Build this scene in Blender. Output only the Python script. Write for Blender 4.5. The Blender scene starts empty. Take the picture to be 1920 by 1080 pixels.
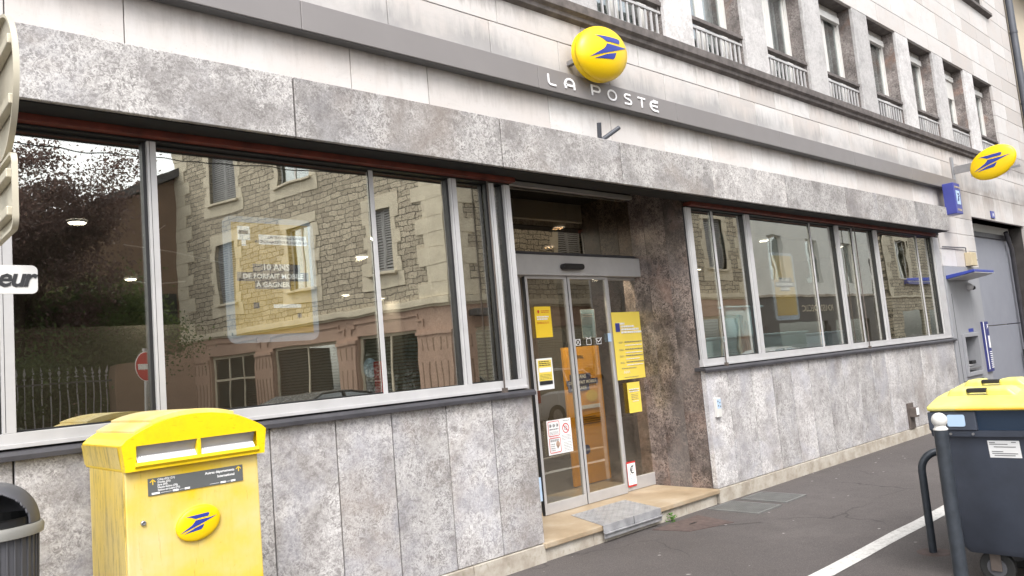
import bpy, bmesh, math, random
from mathutils import Matrix, Vector
import numpy as np
random.seed(7); rng = np.random.default_rng(7)
R = math.radians
sc = bpy.context.scene
COL = sc.collection

# ------------------------------------------------------------------ camera
cam = bpy.data.cameras.new('camera'); camo = bpy.data.objects.new('camera', cam); COL.objects.link(camo)
F, YAW, PIT, ROL = 1440.0, 0.7414480317258767, 0.0988921503756696, -0.08833808981466348
fw = Vector((math.sin(YAW)*math.cos(PIT), math.cos(YAW)*math.cos(PIT), math.sin(PIT)))
r0 = Vector((math.cos(YAW), -math.sin(YAW), 0)); u0 = r0.cross(fw)
rt = r0*math.cos(ROL)+u0*math.sin(ROL); up = -r0*math.sin(ROL)+u0*math.cos(ROL)
m = Matrix((rt, up, -fw)).transposed().to_4x4(); m.translation = Vector((0, -4.65, 1.58))
camo.matrix_world = m
cam.sensor_width = 36; cam.lens = F/1920*36; cam.clip_start = .05; cam.clip_end = 500
sc.camera = camo

# ------------------------------------------------------------------ light
SUN_EL, SUN_AZ = R(52), R(215)          # azimuth measured clockwise from +Y
w = bpy.data.worlds.new('World'); sc.world = w; w.use_nodes = True
nt = w.node_tree; bg = nt.nodes['Background']
sky = nt.nodes.new('ShaderNodeTexSky'); sky.sky_type = 'NISHITA'; sky.sun_disc = False
sky.sun_elevation = SUN_EL; sky.sun_rotation = SUN_AZ; sky.dust_density = 3.0; sky.air_density = 1.2
hs = nt.nodes.new('ShaderNodeHueSaturation'); hs.inputs['Saturation'].default_value = .22
nt.links.new(sky.outputs[0], hs.inputs['Color']); nt.links.new(hs.outputs[0], bg.inputs[0])
bg.inputs[1].default_value = .15
sun = bpy.data.lights.new('sun', 'SUN'); sun.energy = 1.0; sun.angle = R(25); sun.color = (1, .96, .91)
suno = bpy.data.objects.new('sun', sun); COL.objects.link(suno)
sd = Vector((math.sin(SUN_AZ)*math.cos(SUN_EL), math.cos(SUN_AZ)*math.cos(SUN_EL), math.sin(SUN_EL)))
suno.rotation_euler = sd.to_track_quat('Z', 'Y').to_euler()
vs = sc.view_settings; vs.view_transform = 'Standard'; vs.look = 'None'; vs.gamma = 1; vs.exposure = 1.38
sc.cycles.max_bounces = 10; sc.cycles.transparent_max_bounces = 24; sc.cycles.glossy_bounces = 6

# ------------------------------------------------------------------ materials
def srgb(r, g, b):
    f = lambda c: (c/255/12.92) if c/255 <= .04045 else ((c/255+.055)/1.055)**2.4
    return (f(r), f(g), f(b), 1)
class NT:
    def __init__(s, name):
        s.m = bpy.data.materials.new(name); s.m.use_nodes = True; s.t = s.m.node_tree
        s.b = s.t.nodes['Principled BSDF']; s.n = s.t.nodes
    def L(s, a, b): s.t.links.new(a, b)
    def N(s, ty, **k):
        x = s.n.new(ty)
        for a, v in k.items():
            if a in x.inputs.keys(): x.inputs[a].default_value = v
            else: setattr(x, a, v)
        return x
    def coord(s): return s.N('ShaderNodeTexCoord').outputs['Object']
    def noise(s, v, scale, detail=5, rough=.55, dist=0):
        x = s.N('ShaderNodeTexNoise', Scale=scale, Detail=detail, Roughness=rough, Distortion=dist); s.L(v, x.inputs['Vector']); return x.outputs['Fac']
    def noisec(s, v, scale, detail=3):
        x = s.N('ShaderNodeTexNoise', Scale=scale, Detail=detail); s.L(v, x.inputs['Vector']); return x.outputs['Color']
    def ramp(s, v, stops, interp='LINEAR'):
        x = s.N('ShaderNodeValToRGB'); cr = x.color_ramp; cr.interpolation = interp
        while len(cr.elements) > 1: cr.elements.remove(cr.elements[0])
        cr.elements[0].position = stops[0][0]; cr.elements[0].color = c4(stops[0][1])
        for p, c in stops[1:]:
            e = cr.elements.new(p); e.color = c4(c)
        s.L(v, x.inputs[0]); return x.outputs[0]
    def mix(s, f, a, b, mode='MIX'):
        x = s.N('ShaderNodeMix', data_type='RGBA', blend_type=mode)
        for sock, val in ((x.inputs[0], f), (x.inputs[6], a), (x.inputs[7], b)):
            if hasattr(val, 'is_linked') or hasattr(val, 'links'): s.L(val, sock)
            else: sock.default_value = val if sock is x.inputs[0] else c4(val)
        return x.outputs[2]
    def math(s, op, a, b=0, c=0):
        x = s.N('ShaderNodeMath', operation=op)
        for i, v in enumerate((a, b, c)):
            if hasattr(v, 'links'): s.L(v, x.inputs[i])
            else: x.inputs[i].default_value = v
        return x.outputs[0]
    def vmath(s, op, a, b):
        x = s.N('ShaderNodeVectorMath', operation=op)
        for i, v in enumerate((a, b)):
            if hasattr(v, 'links'): s.L(v, x.inputs[i])
            else: x.inputs[i].default_value = v
        return x.outputs[0]
    def scale(s, v, sc3): return s.vmath('MULTIPLY', v, sc3)
    def attr(s, name): return s.N('ShaderNodeAttribute', attribute_name=name).outputs['Fac']
    def col(s, c): s.L(c, s.b.inputs['Base Color'])
    def bump(s, h, st=.3, d=.01):
        x = s.N('ShaderNodeBump', Strength=st, Distance=d); s.L(h, x.inputs['Height']); s.L(x.outputs[0], s.b.inputs['Normal'])
def c4(c):
    if isinstance(c, (int, float)): return (c, c, c, 1)
    return tuple(c) if len(c) == 4 else (*c, 1)
M = {}
def plain(name, col, rough=.5, metal=0, var=.12, sc_=6, bump=0, spec=.5):
    a = NT(name); co = a.coord(); n = a.noise(co, sc_, 6, .6)
    c = c4(col)
    a.col(a.ramp(n, [(.25, tuple(x*(1-var) for x in c[:3])), (.75, tuple(min(1, x*(1+var)) for x in c[:3]))]))
    a.b.inputs['Metallic'].default_value = metal
    a.b.inputs['Specular IOR Level'].default_value = spec
    rr = a.N('ShaderNodeMapRange'); rr.inputs[3].default_value = max(0.02, rough-.08); rr.inputs[4].default_value = min(1, rough+.1)
    a.L(a.noise(co, sc_*3, 3), rr.inputs[0]); a.L(rr.outputs[0], a.b.inputs['Roughness'])
    if bump: a.bump(a.noise(co, sc_*8, 4), bump, .003)
    M[name] = a.m; return a
def marble(name, dark, mid, light, vein, gloss=.35, tint=.5, vamt=1.0, patch=None, pid=True):
    a = NT(name); co = a.coord()
    if pid:
        p = a.attr('pid'); off = a.N('ShaderNodeCombineXYZ'); a.L(a.math('MULTIPLY', p, 3.7), off.inputs[0]); a.L(a.math('MULTIPLY', p, 5.1), off.inputs[1]); a.L(a.math('MULTIPLY', p, 1.9), off.inputs[2])
        v = a.vmath('ADD', co, off.outputs[0])
    else: v = co
    wv = a.vmath('ADD', v, a.scale(a.noisec(v, 9, 4), (.13, .13, .13)))
    wv2 = a.vmath('ADD', v, a.scale(a.noisec(v, 26, 3), (.055, .055, .055)))
    big = a.noise(v, 1.6, 4, .6); med = a.noise(wv, 9, 8, .74, 1.2)
    base = a.ramp(med, [(.30, dark), (.5, mid), (.68, light)])
    base = a.mix(a.ramp(big, [(.40, 0), (.62, .4)]), base, tuple(x*1.25 for x in light[:3]), 'MIX')
    def veins(vec, scl, w0):
        x = a.N('ShaderNodeTexVoronoi', feature='DISTANCE_TO_EDGE', Scale=scl); a.L(vec, x.inputs['Vector'])
        return a.ramp(x.outputs['Distance'], [(0, 1), (w0, .6), (w0*2.2, 0)])
    def chips(vec, scl, lo, hi):
        x = a.N('ShaderNodeTexVoronoi', Scale=scl); a.L(vec, x.inputs['Vector'])
        y = a.N('ShaderNodeSeparateColor'); a.L(x.outputs['Color'], y.inputs[0]); return a.ramp(y.outputs[0], [(lo, 0), (hi, 1)])
    gate = a.ramp(a.noise(v, 3.2, 5, .65), [(.40, .15), (.58, 1)])
    c = a.mix(a.math('MULTIPLY', chips(wv, 11, .5, .95), .45*vamt), base, tuple(x*1.22 for x in light[:3]))
    c = a.mix(a.math('MULTIPLY', chips(wv2, 30, .6, .85), .45*vamt), c, dark)
    sw = a.noise(v, 17, 3, .55, 2.6); sw2 = a.noise(a.vmath('ADD', v, (3, 5, 7)), 42, 3, .6, 1.8); fine = a.noise(v, 95, 4, .7, .8)
    c = a.mix(a.math('MULTIPLY', a.math('MULTIPLY', a.ramp(sw, [(.50, 0), (.535, 1), (.62, .3)]), gate), .95*vamt), c, vein)
    c = a.mix(a.math('MULTIPLY', a.ramp(sw, [(.34, .8), (.44, 0)]), .38*vamt), c, dark)
    c = a.mix(a.math('MULTIPLY', a.math('MULTIPLY', a.ramp(sw2, [(.53, 0), (.59, 1)]), gate), .9*vamt), c, vein)
    c = a.mix(a.math('MULTIPLY', a.ramp(sw2, [(.36, 1), (.45, 0)]), .42*vamt), c, dark)
    c = a.mix(a.math('MULTIPLY', a.math('MULTIPLY', veins(wv, 7, .035), gate), .5*vamt), c, vein)
    c = a.mix(a.ramp(fine, [(.36, .45*vamt), (.48, 0)]), c, dark)
    c = a.mix(a.ramp(fine, [(.56, 0), (.66, .35*vamt)]), c, vein)
    if patch:
        for k, (pc, scl, lo, hi, amt) in enumerate(patch):
            pv = a.vmath('ADD', v, (k*7.3, k*3.1, k*1.7))
            c = a.mix(a.math('MULTIPLY', a.ramp(a.noise(pv, scl, 6, .65, .4), [(lo, 0), (hi, 1)]), amt), c, pc)
    if pid:
        wn = a.N('ShaderNodeTexWhiteNoise', noise_dimensions='1D'); a.L(p, wn.inputs['W'])
        mr = a.N('ShaderNodeMapRange'); mr.inputs[3].default_value = .80; mr.inputs[4].default_value = 1.14; a.L(wn.outputs['Value'], mr.inputs[0])
        x = a.N('ShaderNodeVectorMath', operation='SCALE'); a.L(c, x.inputs[0]); a.L(mr.outputs[0], x.inputs['Scale']); c = x.outputs[0]
    a.col(c); a.b.inputs['Roughness'].default_value = gloss
    a.bump(fine, .15, .002); M[name] = a.m; return a
marble('marble_light', (.175, .16, .155), (.32, .302, .298), (.41, .393, .396), (.68, .665, .655), .4,
       patch=[((.37, .37, .415), 1.9, .48, .64, .5), ((.33, .27, .225), 1.3, .54, .72, .5), ((.14, .12, .115), 2.6, .6, .75, .5), ((.56, .54, .52), 3.6, .58, .70, .5)])
marble('marble_lintel', (.15, .138, .132), (.255, .24, .235), (.325, .31, .304), (.60, .58, .565), .55, pid=True,
       patch=[((.31, .31, .335), 2.2, .52, .70, .4), ((.14, .12, .115), 1.6, .52, .70, .6), ((.30, .25, .215), 1.0, .54, .7, .45)])
marble('marble_dark', (.02, .015, .014), (.06, .046, .042), (.13, .105, .095), (.36, .29, .26), .25,
       patch=[((.30, .20, .165), 2.0, .54, .68, .5), ((.17, .155, .15), 1.1, .46, .66, .6), ((.02, .016, .016), 1.5, .54, .7, .7)], vamt=.8)
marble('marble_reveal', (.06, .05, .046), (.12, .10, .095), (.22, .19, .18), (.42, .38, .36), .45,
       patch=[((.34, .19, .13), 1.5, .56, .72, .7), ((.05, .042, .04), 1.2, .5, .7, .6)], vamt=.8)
marble('marble_pier', (.28, .265, .26), (.42, .405, .40), (.54, .525, .52), (.66, .64, .63), .6, vamt=.6)

def limestone(name):
    a = NT(name); co = a.coord(); p = a.attr('pid')
    sp = a.N('ShaderNodeSeparateXYZ'); a.L(co, sp.inputs[0])
    n1 = a.noise(co, 2.2, 6, .6); n2 = a.noise(a.scale(co, (1, 1, 2.5)), 14, 6, .7)
    wn = a.N('ShaderNodeTexWhiteNoise', noise_dimensions='1D'); a.L(p, wn.inputs['W'])
    c = a.ramp(wn.outputs['Value'], [(0, (.46, .43, .41)), (.4, (.525, .50, .485)), (1, (.58, .565, .555))])
    c = a.mix(a.ramp(n1, [(.45, 0), (.68, .35)]), c, (.52, .44, .39))
    c = a.mix(a.ramp(a.noise(a.scale(co, (.8, 1, 2.2)), 3.3, 6, .65, .8), [(.54, 0), (.70, .26)]), c, (.36, .345, .34))
    c = a.mix(a.ramp(n2, [(.58, 0), (.72, .5)]), c, (.44, .38, .35))
    pits = a.N('ShaderNodeTexVoronoi', Scale=38.0); a.L(a.vmath('ADD', co, a.scale(a.noisec(co, 20), (.05, .05, .05))), pits.inputs['Vector'])
    pm = a.math('MULTIPLY', a.ramp(pits.outputs['Distance'], [(.05, 1), (.2, 0)]), a.ramp(a.noise(co, 5, 3), [(.5, 0), (.66, 1)]))
    c = a.mix(a.math('MULTIPLY', pm, .55), c, (.25, .20, .17))
    # soot and run-off: dark crust below the cornice and just above the metal band, with ragged vertical streaks
    streak = a.noise(a.scale(co, (5, 5, .7)), 2.2, 7, .7); z = sp.outputs[2]
    rag = a.math('MULTIPLY', a.math('SUBTRACT', streak, .5), .5)
    zz = a.math('ADD', z, rag)
    def zone(z0, z1, z2, z3):
        return a.math('MULTIPLY', a.ramp(a.math('DIVIDE', a.math('SUBTRACT', zz, z0), z1-z0), [(0, 0), (1, 1)]),
                      a.ramp(a.math('DIVIDE', a.math('SUBTRACT', zz, z2), z3-z2), [(0, 1), (1, 0)]))
    blot = a.ramp(a.noise(co, 1.3, 5, .6), [(.36, .15), (.62, 1)])
    c = a.mix(a.math('MULTIPLY', a.math('MULTIPLY', zone(4.60, 4.74, 5.0, 5.2), blot), .8), c, (.16, .14, .13))
    c = a.mix(a.math('MULTIPLY', a.math('MULTIPLY', zone(4.0, 4.12, 4.30, 4.46), blot), .8), c, (.27, .265, .265))
    c = a.mix(a.math('MULTIPLY', a.math('MULTIPLY', zone(3.74, 3.97, 4.1, 4.2), blot), .75), c, (.24, .21, .19))
    c = a.mix(a.math('MULTIPLY', a.ramp(streak, [(.52, 0), (.75, 1)]), .3), c, (.42, .39, .37))
    a.col(c); a.b.inputs['Roughness'].default_value = .75; a.bump(n2, .25, .004); M[name] = a.m
limestone('limestone')
a = NT('plinth_stone'); co = a.coord(); n = a.noise(co, 4, 7, .65); n2 = a.noise(co, 22, 6, .7)
c = a.ramp(n, [(.3, (.25, .21, .165)), (.5, (.40, .36, .305)), (.7, (.52, .49, .44))])
c = a.mix(a.ramp(n2, [(.55, 0), (.7, .6)]), c, (.20, .18, .12)); a.col(c); a.b.inputs['Roughness'].default_value = .85; a.bump(n2, .4, .005); M['plinth_stone'] = a.m
a = NT('step_stone'); co = a.coord(); n = a.noise(co, 3, 6, .6); n2 = a.noise(co, 30, 5, .7)
c = a.ramp(n, [(.3, (.27, .20, .125)), (.55, (.36, .28, .19)), (.75, (.42, .36, .28))])
c = a.mix(a.ramp(n2, [(.56, 0), (.7, .4)]), c, (.30, .22, .14)); a.col(c); a.b.inputs['Roughness'].default_value = .55; a.bump(n2, .15, .003); M['step_stone'] = a.m
# asphalt
a = NT('asphalt'); co = a.coord(); big = a.noise(co, .45, 6, .6); mid = a.noise(co, 5, 6, .65); fine = a.noise(co, 160, 3, .7)
v = a.N('ShaderNodeTexVoronoi', Scale=120.0); a.L(co, v.inputs['Vector'])
c = a.ramp(big, [(.3, (.058, .049, .047)), (.55, (.080, .069, .067)), (.75, (.104, .091, .088))])
c = a.mix(a.ramp(mid, [(.35, .45), (.55, 0)]), c, (.055, .048, .047))
c = a.mix(a.ramp(v.outputs['Distance'], [(.12, .6), (.4, 0)]), c, (.21, .19, .18))
c = a.mix(a.ramp(fine, [(.35, .5), (.5, 0)]), c, (.035, .032, .031))
sm_ = a.noise(co, 55, 4, .75); c = a.mix(a.ramp(sm_, [(.58, 0), (.72, .5)]), c, (.17, .15, .145)); c = a.mix(a.ramp(sm_, [(.28, .6), (.42, 0)]), c, (.03, .026, .025))
ck = a.N('ShaderNodeTexVoronoi', feature='DISTANCE_TO_EDGE', Scale=.55); a.L(a.vmath('ADD', co, a.scale(a.noisec(co, 2.2, 6), (.55, .55, .55))), ck.inputs['Vector'])
c = a.mix(a.math('MULTIPLY', a.ramp(ck.outputs['Distance'], [(.002, 1), (.007, 0)]), a.ramp(a.noise(co, .8, 3), [(.45, 0), (.6, .8)])), c, (.02, .018, .017))
sp = a.N('ShaderNodeTexVoronoi', Scale=5.0); a.L(a.vmath('ADD', co, a.scale(a.noisec(co, 9), (.05, .05, .05))), sp.inputs['Vector'])
c = a.mix(a.ramp(sp.outputs['Distance'], [(.045, .85), (.075, 0)]), c, (.34, .32, .31)) ; a.col(c)
a.b.inputs['Roughness'].default_value = .82; a.bump(fine, .5, .004); M['asphalt'] = a.m
a = NT('line_paint'); co = a.coord(); n = a.noise(co, 30, 6, .75)
c = a.ramp(n, [(.32, (.22, .21, .20)), (.44, (.50, .49, .47)), (.62, (.62, .61, .59))])
c = a.mix(a.ramp(a.noise(co, 3, 5, .6), [(.5, 0), (.75, .4)]), c, (.42, .40, .38)); a.col(c); a.b.inputs['Roughness'].default_value = .7; M['line_paint'] = a.m

plain('aluminium', (.50, .49, .49), .42, .35, .10, 4)
plain('frame_white', (.44, .435, .44), .42, .0, .10, 5)
plain('ledge_dark', (.055, .053, .06), .45, .2, .3, 6)
plain('band_metal', (.225, .21, .207), .48, .2, .05, 1.5)
plain('band_dark', (.10, .10, .10), .5, .2, .1, 2)
plain('white_letters', (.82, .82, .84), .4, 0, .03)
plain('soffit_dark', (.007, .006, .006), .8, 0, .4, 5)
plain('rust_red', (.12, .022, .012), .6, 0, .5, 9)
plain('cornice_stone', (.13, .115, .11), .85, 0, .45, 9, .3)
plain('mat_black', (.012, .012, .013), .45, 0, .2)
plain('joint_dark', (.05, .045, .042), .9, 0, .3)
plain('interior_wall', (.13, .11, .09), .8, 0, .1, 1)
plain('interior_floor', (.10, .095, .09), .3, 0, .15, 2)
plain('interior_ceiling', (.22, .21, .20), .8, 0, .05)
plain('grey_door', (.25, .26, .30), .5, .1, .06, 1.2)
plain('atm_grey', (.30, .305, .325), .45, .1, .05, 2)
plain('royal_blue', (.026, .045, .28), .35, 0, .08)
plain('deep_blue', (.05, .06, .27), .4, 0, .1)
plain('navy', (.035, .04, .13), .45, 0, .05)
plain('white_paint', (.62, .61, .585), .4, 0, .05)
plain('paper_white', (.80, .80, .80), .7, 0, .03)
plain('red_paint', (.55, .03, .03), .45, 0, .08)
plain('black_ink', (.02, .02, .022), .6, 0, .05)
plain('grey_ink', (.20, .20, .20), .6, 0, .05)
plain('paper_yellow', (.82, .56, .03), .6, 0, .05, 3)
plain('paper_pale_yellow', (.80, .62, .10), .6, 0, .06, 3)
plain('orange_card', (.80, .36, .015), .6, 0, .06, 2)
plain('pale_blue', (.42, .56, .74), .4, 0, .06, 3)
plain('counter_blue', (.34, .52, .62), .6, 0, .08, 3)
plain('steel', (.35, .35, .36), .35, .8, .12, 8)
plain('pipe_grey', (.075, .08, .095), .5, .2, .2, 5)
plain('bin_body', (.042, .050, .070), .5, 0, .25, 4, .15)
plain('bin_panel', (.018, .034, .062), .4, 0, .12, 3)
plain('bollard_grey', (.038, .045, .056), .4, .2, .35, 14)
plain('rubber', (.02, .02, .02), .7, 0, .2)
plain('trash_grey', (.085, .085, .095), .5, 0, .12, 5)
plain('trash_rim', (.26, .255, .235), .6, 0, .15, 5)
plain('sign_back', (.50, .46, .36), .5, .2, .12, 5)
plain('beige_wall', (.55, .47, .36), .85, 0, .08, 2)
plain('white_render', (.66, .67, .64), .85, 0, .08, 1.5)
plain('brown_render', (.19, .125, .085), .85, 0, .15, 1.5)
plain('pink_stone', (.42, .29, .22), .8, 0, .12, 2)
plain('quoin_stone', (.60, .54, .42), .8, 0, .14, 2.5)
plain('shutter_grey', (.30, .30, .30), .6, 0, .1)
plain('curtain', (.62, .62, .60), .9, 0, .08, 3)
plain('curtain_grey', (.36, .38, .34), .9, 0, .08, 3)
plain('roof_slate', (.09, .085, .085), .7, 0, .2, 5)
plain('bark', (.05, .035, .025), .9, 0, .3, 10, .4)
plain('beige_box', (.50, .42, .27), .6, 0, .1)
plain('rusty_brown', (.10, .08, .07), .7, 0, .3, 10)
plain('car_dark', (.045, .048, .05), .25, .3, .08)
plain('car_white', (.70, .71, .72), .25, 0, .04)
plain('car_green', (.10, .115, .10), .25, .3, .08)
plain('lamp_red', (.45, .012, .012), .2, 0, .1)
plain('iron', (.10, .10, .095), .6, .3, .2)
plain('plate_grey', (.10, .105, .105), .5, 0, .08)
plain('grate_steel', (.17, .17, .165), .6, .2, .2)
plain('plaque_blue', (.035, .04, .17), .4)
plain('manhole', (.092, .066, .060), .8, .1, .35, 14, .3)
plain('flap_silver', (.28, .275, .28), .35, .5, .15, 7)
# curtain with fold shading painted as vertical light and dark colour bands
a = NT('net_curtain'); co = a.coord(); wv = a.N('ShaderNodeTexWave', Scale=7.0, Distortion=2.2, bands_direction='X'); a.L(a.scale(co, (1, 1, .12)), wv.inputs['Vector'])
a.col(a.ramp(wv.outputs['Fac'], [(0, (.33, .33, .32)), (.5, (.52, .52, .51)), (1, (.70, .70, .69))])); a.b.inputs['Roughness'].default_value = .9; M['net_curtain'] = a.m
# postal yellow: bright paint and a faded, stained version
def yellow(name, c1, c2, dirt, amt, str_=True):
    a = NT(name); co = a.coord(); n = a.noise(co, 2.2, 5, .55)
    c = a.ramp(n, [(.38, c1), (.62, c2)])
    s = a.noise(a.scale(co, (9, 9, 1.2)) if str_ else co, 3 if str_ else 9, 8, .75)
    c = a.mix(a.math('MULTIPLY', a.ramp(s, [(.50, 0), (.68, 1)]), amt), c, dirt)
    sc2 = a.noise(a.scale(co, (60, 60, 4) if str_ else (14, 14, 50)), 1.5, 4, .7); c = a.mix(a.math('MULTIPLY', a.ramp(sc2, [(.64, 0), (.69, 1)]), min(1, amt*1.6)), c, tuple(x*.6 for x in dirt))
    sp = a.noise(co, 45, 4, .7); c = a.mix(a.ramp(sp, [(.66, 0), (.74, min(1, amt*1.1))]), c, tuple(x*.5 for x in dirt))
    a.col(c); a.b.inputs['Roughness'].default_value = .38; M[name] = a.m
yellow('post_yellow', (.76, .52, .003), (.82, .585, .006), (.45, .30, .02), .25, False)
yellow('post_yellow_faded', (.70, .48, .02), (.64, .53, .25), (.60, .42, .06), .35)
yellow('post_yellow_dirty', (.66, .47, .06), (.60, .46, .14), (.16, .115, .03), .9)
yellow('sign_yellow', (.80, .52, .0), (.82, .55, .0), (.7, .4, .01), .06, False)
yellow('lid_yellow', (.66, .58, .10), (.62, .57, .20), (.6, .5, .2), .2, False)
# tread plate
a = NT('tread_plate'); co = a.coord(); a.b.inputs['Metallic'].default_value = .15; a.b.inputs['Roughness'].default_value = .42
a.col(a.ramp(a.noise(co, 9, 5), [(.3, (.22, .22, .23)), (.7, (.38, .38, .39))])); M['tread_plate'] = a.m
# walk-off grating: crossing bars
a = NT('grating'); co = a.coord()
w1 = a.N('ShaderNodeTexWave', Scale=9.5, bands_direction='X'); a.L(co, w1.inputs['Vector'])
w2 = a.N('ShaderNodeTexWave', Scale=14.0, bands_direction='Y'); a.L(co, w2.inputs['Vector'])
mx = a.math('MAXIMUM', w1.outputs['Fac'], w2.outputs['Fac'])
a.col(a.ramp(mx, [(.60, (.02, .02, .02)), (.82, (.30, .30, .295))])); a.b.inputs['Roughness'].default_value = .6; a.bump(mx, .8, .01); M['grating'] = a.m
# rubble masonry for the house across the street
a = NT('rubble'); co = a.coord(); s3 = a.N('ShaderNodeSeparateXYZ'); a.L(co, s3.inputs[0])
cb = a.N('ShaderNodeCombineXYZ'); a.L(s3.outputs[0], cb.inputs[0]); a.L(s3.outputs[2], cb.inputs[1])
dv = a.vmath('ADD', cb.outputs[0], a.scale(a.noisec(co, 5.0), (.15, .11, .0)))
bk = a.N('ShaderNodeTexBrick', offset=.5, squash=1.3, squash_frequency=3); a.L(dv, bk.inputs['Vector'])
for k, v in (('Scale', 1.0), ('Mortar Size', .013), ('Mortar Smooth', .12), ('Bias', 0.0), ('Brick Width', .34), ('Row Height', .165)): bk.inputs[k].default_value = v
bk.inputs['Color1'].default_value = c4((.62, .55, .42)); bk.inputs['Color2'].default_value = c4((.38, .33, .25)); bk.inputs['Mortar'].default_value = c4((.03, .026, .022))
c = a.mix(a.ramp(a.noise(co, 12, 5, .7), [(.4, 0), (.65, .5)]), bk.outputs['Color'], (.42, .37, .29), 'MIX')
c = a.mix(a.ramp(a.noise(co, 18, 5, .7), [(.38, .75), (.5, 0)]), c, (.09, .075, .055))
a.col(c); a.b.inputs['Roughness'].default_value = .9; a.bump(bk.outputs['Fac'], -.8, .03); M['rubble'] = a.m
def leafmat(name, c1, c2):
    a = NT(name); co = a.coord(); a.col(a.ramp(a.noise(co, 3, 4), [(.35, c1), (.65, c2)])); a.b.inputs['Roughness'].default_value = .6
    tr = a.N('ShaderNodeBsdfTranslucent'); tr.inputs[0].default_value = c4(tuple(min(1, x*1.3) for x in c2)); mx = a.N('ShaderNodeMixShader'); mx.inputs[0].default_value = .5
    out = [x for x in a.n if x.type == 'OUTPUT_MATERIAL'][0]; a.L(a.b.outputs[0], mx.inputs[1]); a.L(tr.outputs[0], mx.inputs[2]); a.L(mx.outputs[0], out.inputs[0]); M[name] = a.m
leafmat('leaf_purple', (.075, .045, .045), (.13, .085, .075)); leafmat('leaf_green', (.035, .055, .02), (.075, .105, .035)); leafmat('leaf_weed', (.08, .19, .03), (.14, .28, .06))
# glazing: clear sheet, mirror-like at the surface (reflection grows towards grazing angles)
def glass(name, f0, tint, trans):
    a = NT(name); a.n.remove(a.b); out = [x for x in a.n if x.type == 'OUTPUT_MATERIAL'][0]
    t = a.N('ShaderNodeBsdfTransparent'); t.inputs[0].default_value = c4(trans)
    g = a.N('ShaderNodeBsdfGlossy'); g.inputs[0].default_value = c4(tint); g.inputs['Roughness'].default_value = 0
    lw = a.N('ShaderNodeLayerWeight', Blend=.5); mr = a.N('ShaderNodeMapRange'); mr.inputs[3].default_value = f0; mr.inputs[4].default_value = .95
    a.L(a.math('POWER', lw.outputs['Facing'], 2.3), mr.inputs[0])
    mx = a.N('ShaderNodeMixShader'); a.L(mr.outputs[0], mx.inputs[0]); a.L(t.outputs[0], mx.inputs[1]); a.L(g.outputs[0], mx.inputs[2]); a.L(mx.outputs[0], out.inputs[0])
    bm_ = a.N('ShaderNodeBump', Strength=.045, Distance=.02); a.L(a.noise(a.coord(), 1.8, 2), bm_.inputs['Height']); a.L(bm_.outputs[0], g.inputs['Normal'])
    M[name] = a.m
glass('shop_glass', .41, (.98, .97, .92), (.93, .94, .90))
glass('door_glass', .13, (.95, .93, .88), (.80, .78, .72))
glass('transom_glass', .34, (.95, .85, .68), (.22, .2, .18))
glass('house_glass', .18, (.9, .93, .93), (.75, .78, .78))
glass('car_glass', .12, (.9, .93, .93), (.15, .17, .17))
def emit(name, col, st):
    a = NT(name); a.b.inputs['Emission Color'].default_value = c4(col); a.b.inputs['Emission Strength'].default_value = st; M[name] = a.m
emit('lamp_glow', (1, .93, .82), 6.0)
for nm_, src, e_ in (('added_glow_yellow', (.72, .50, .11), .075), ('added_glow_frame', (.48, .58, .78), .09), ('added_glow_white', (.85, .88, .95), .30)):  # slight glow added to the window poster colours to brighten them behind glass
    plain(nm_, src, .5, 0, .05, 3); M[nm_].node_tree.nodes['Principled BSDF'].inputs['Emission Color'].default_value = c4(src); M[nm_].node_tree.nodes['Principled BSDF'].inputs['Emission Strength'].default_value = e_

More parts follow.
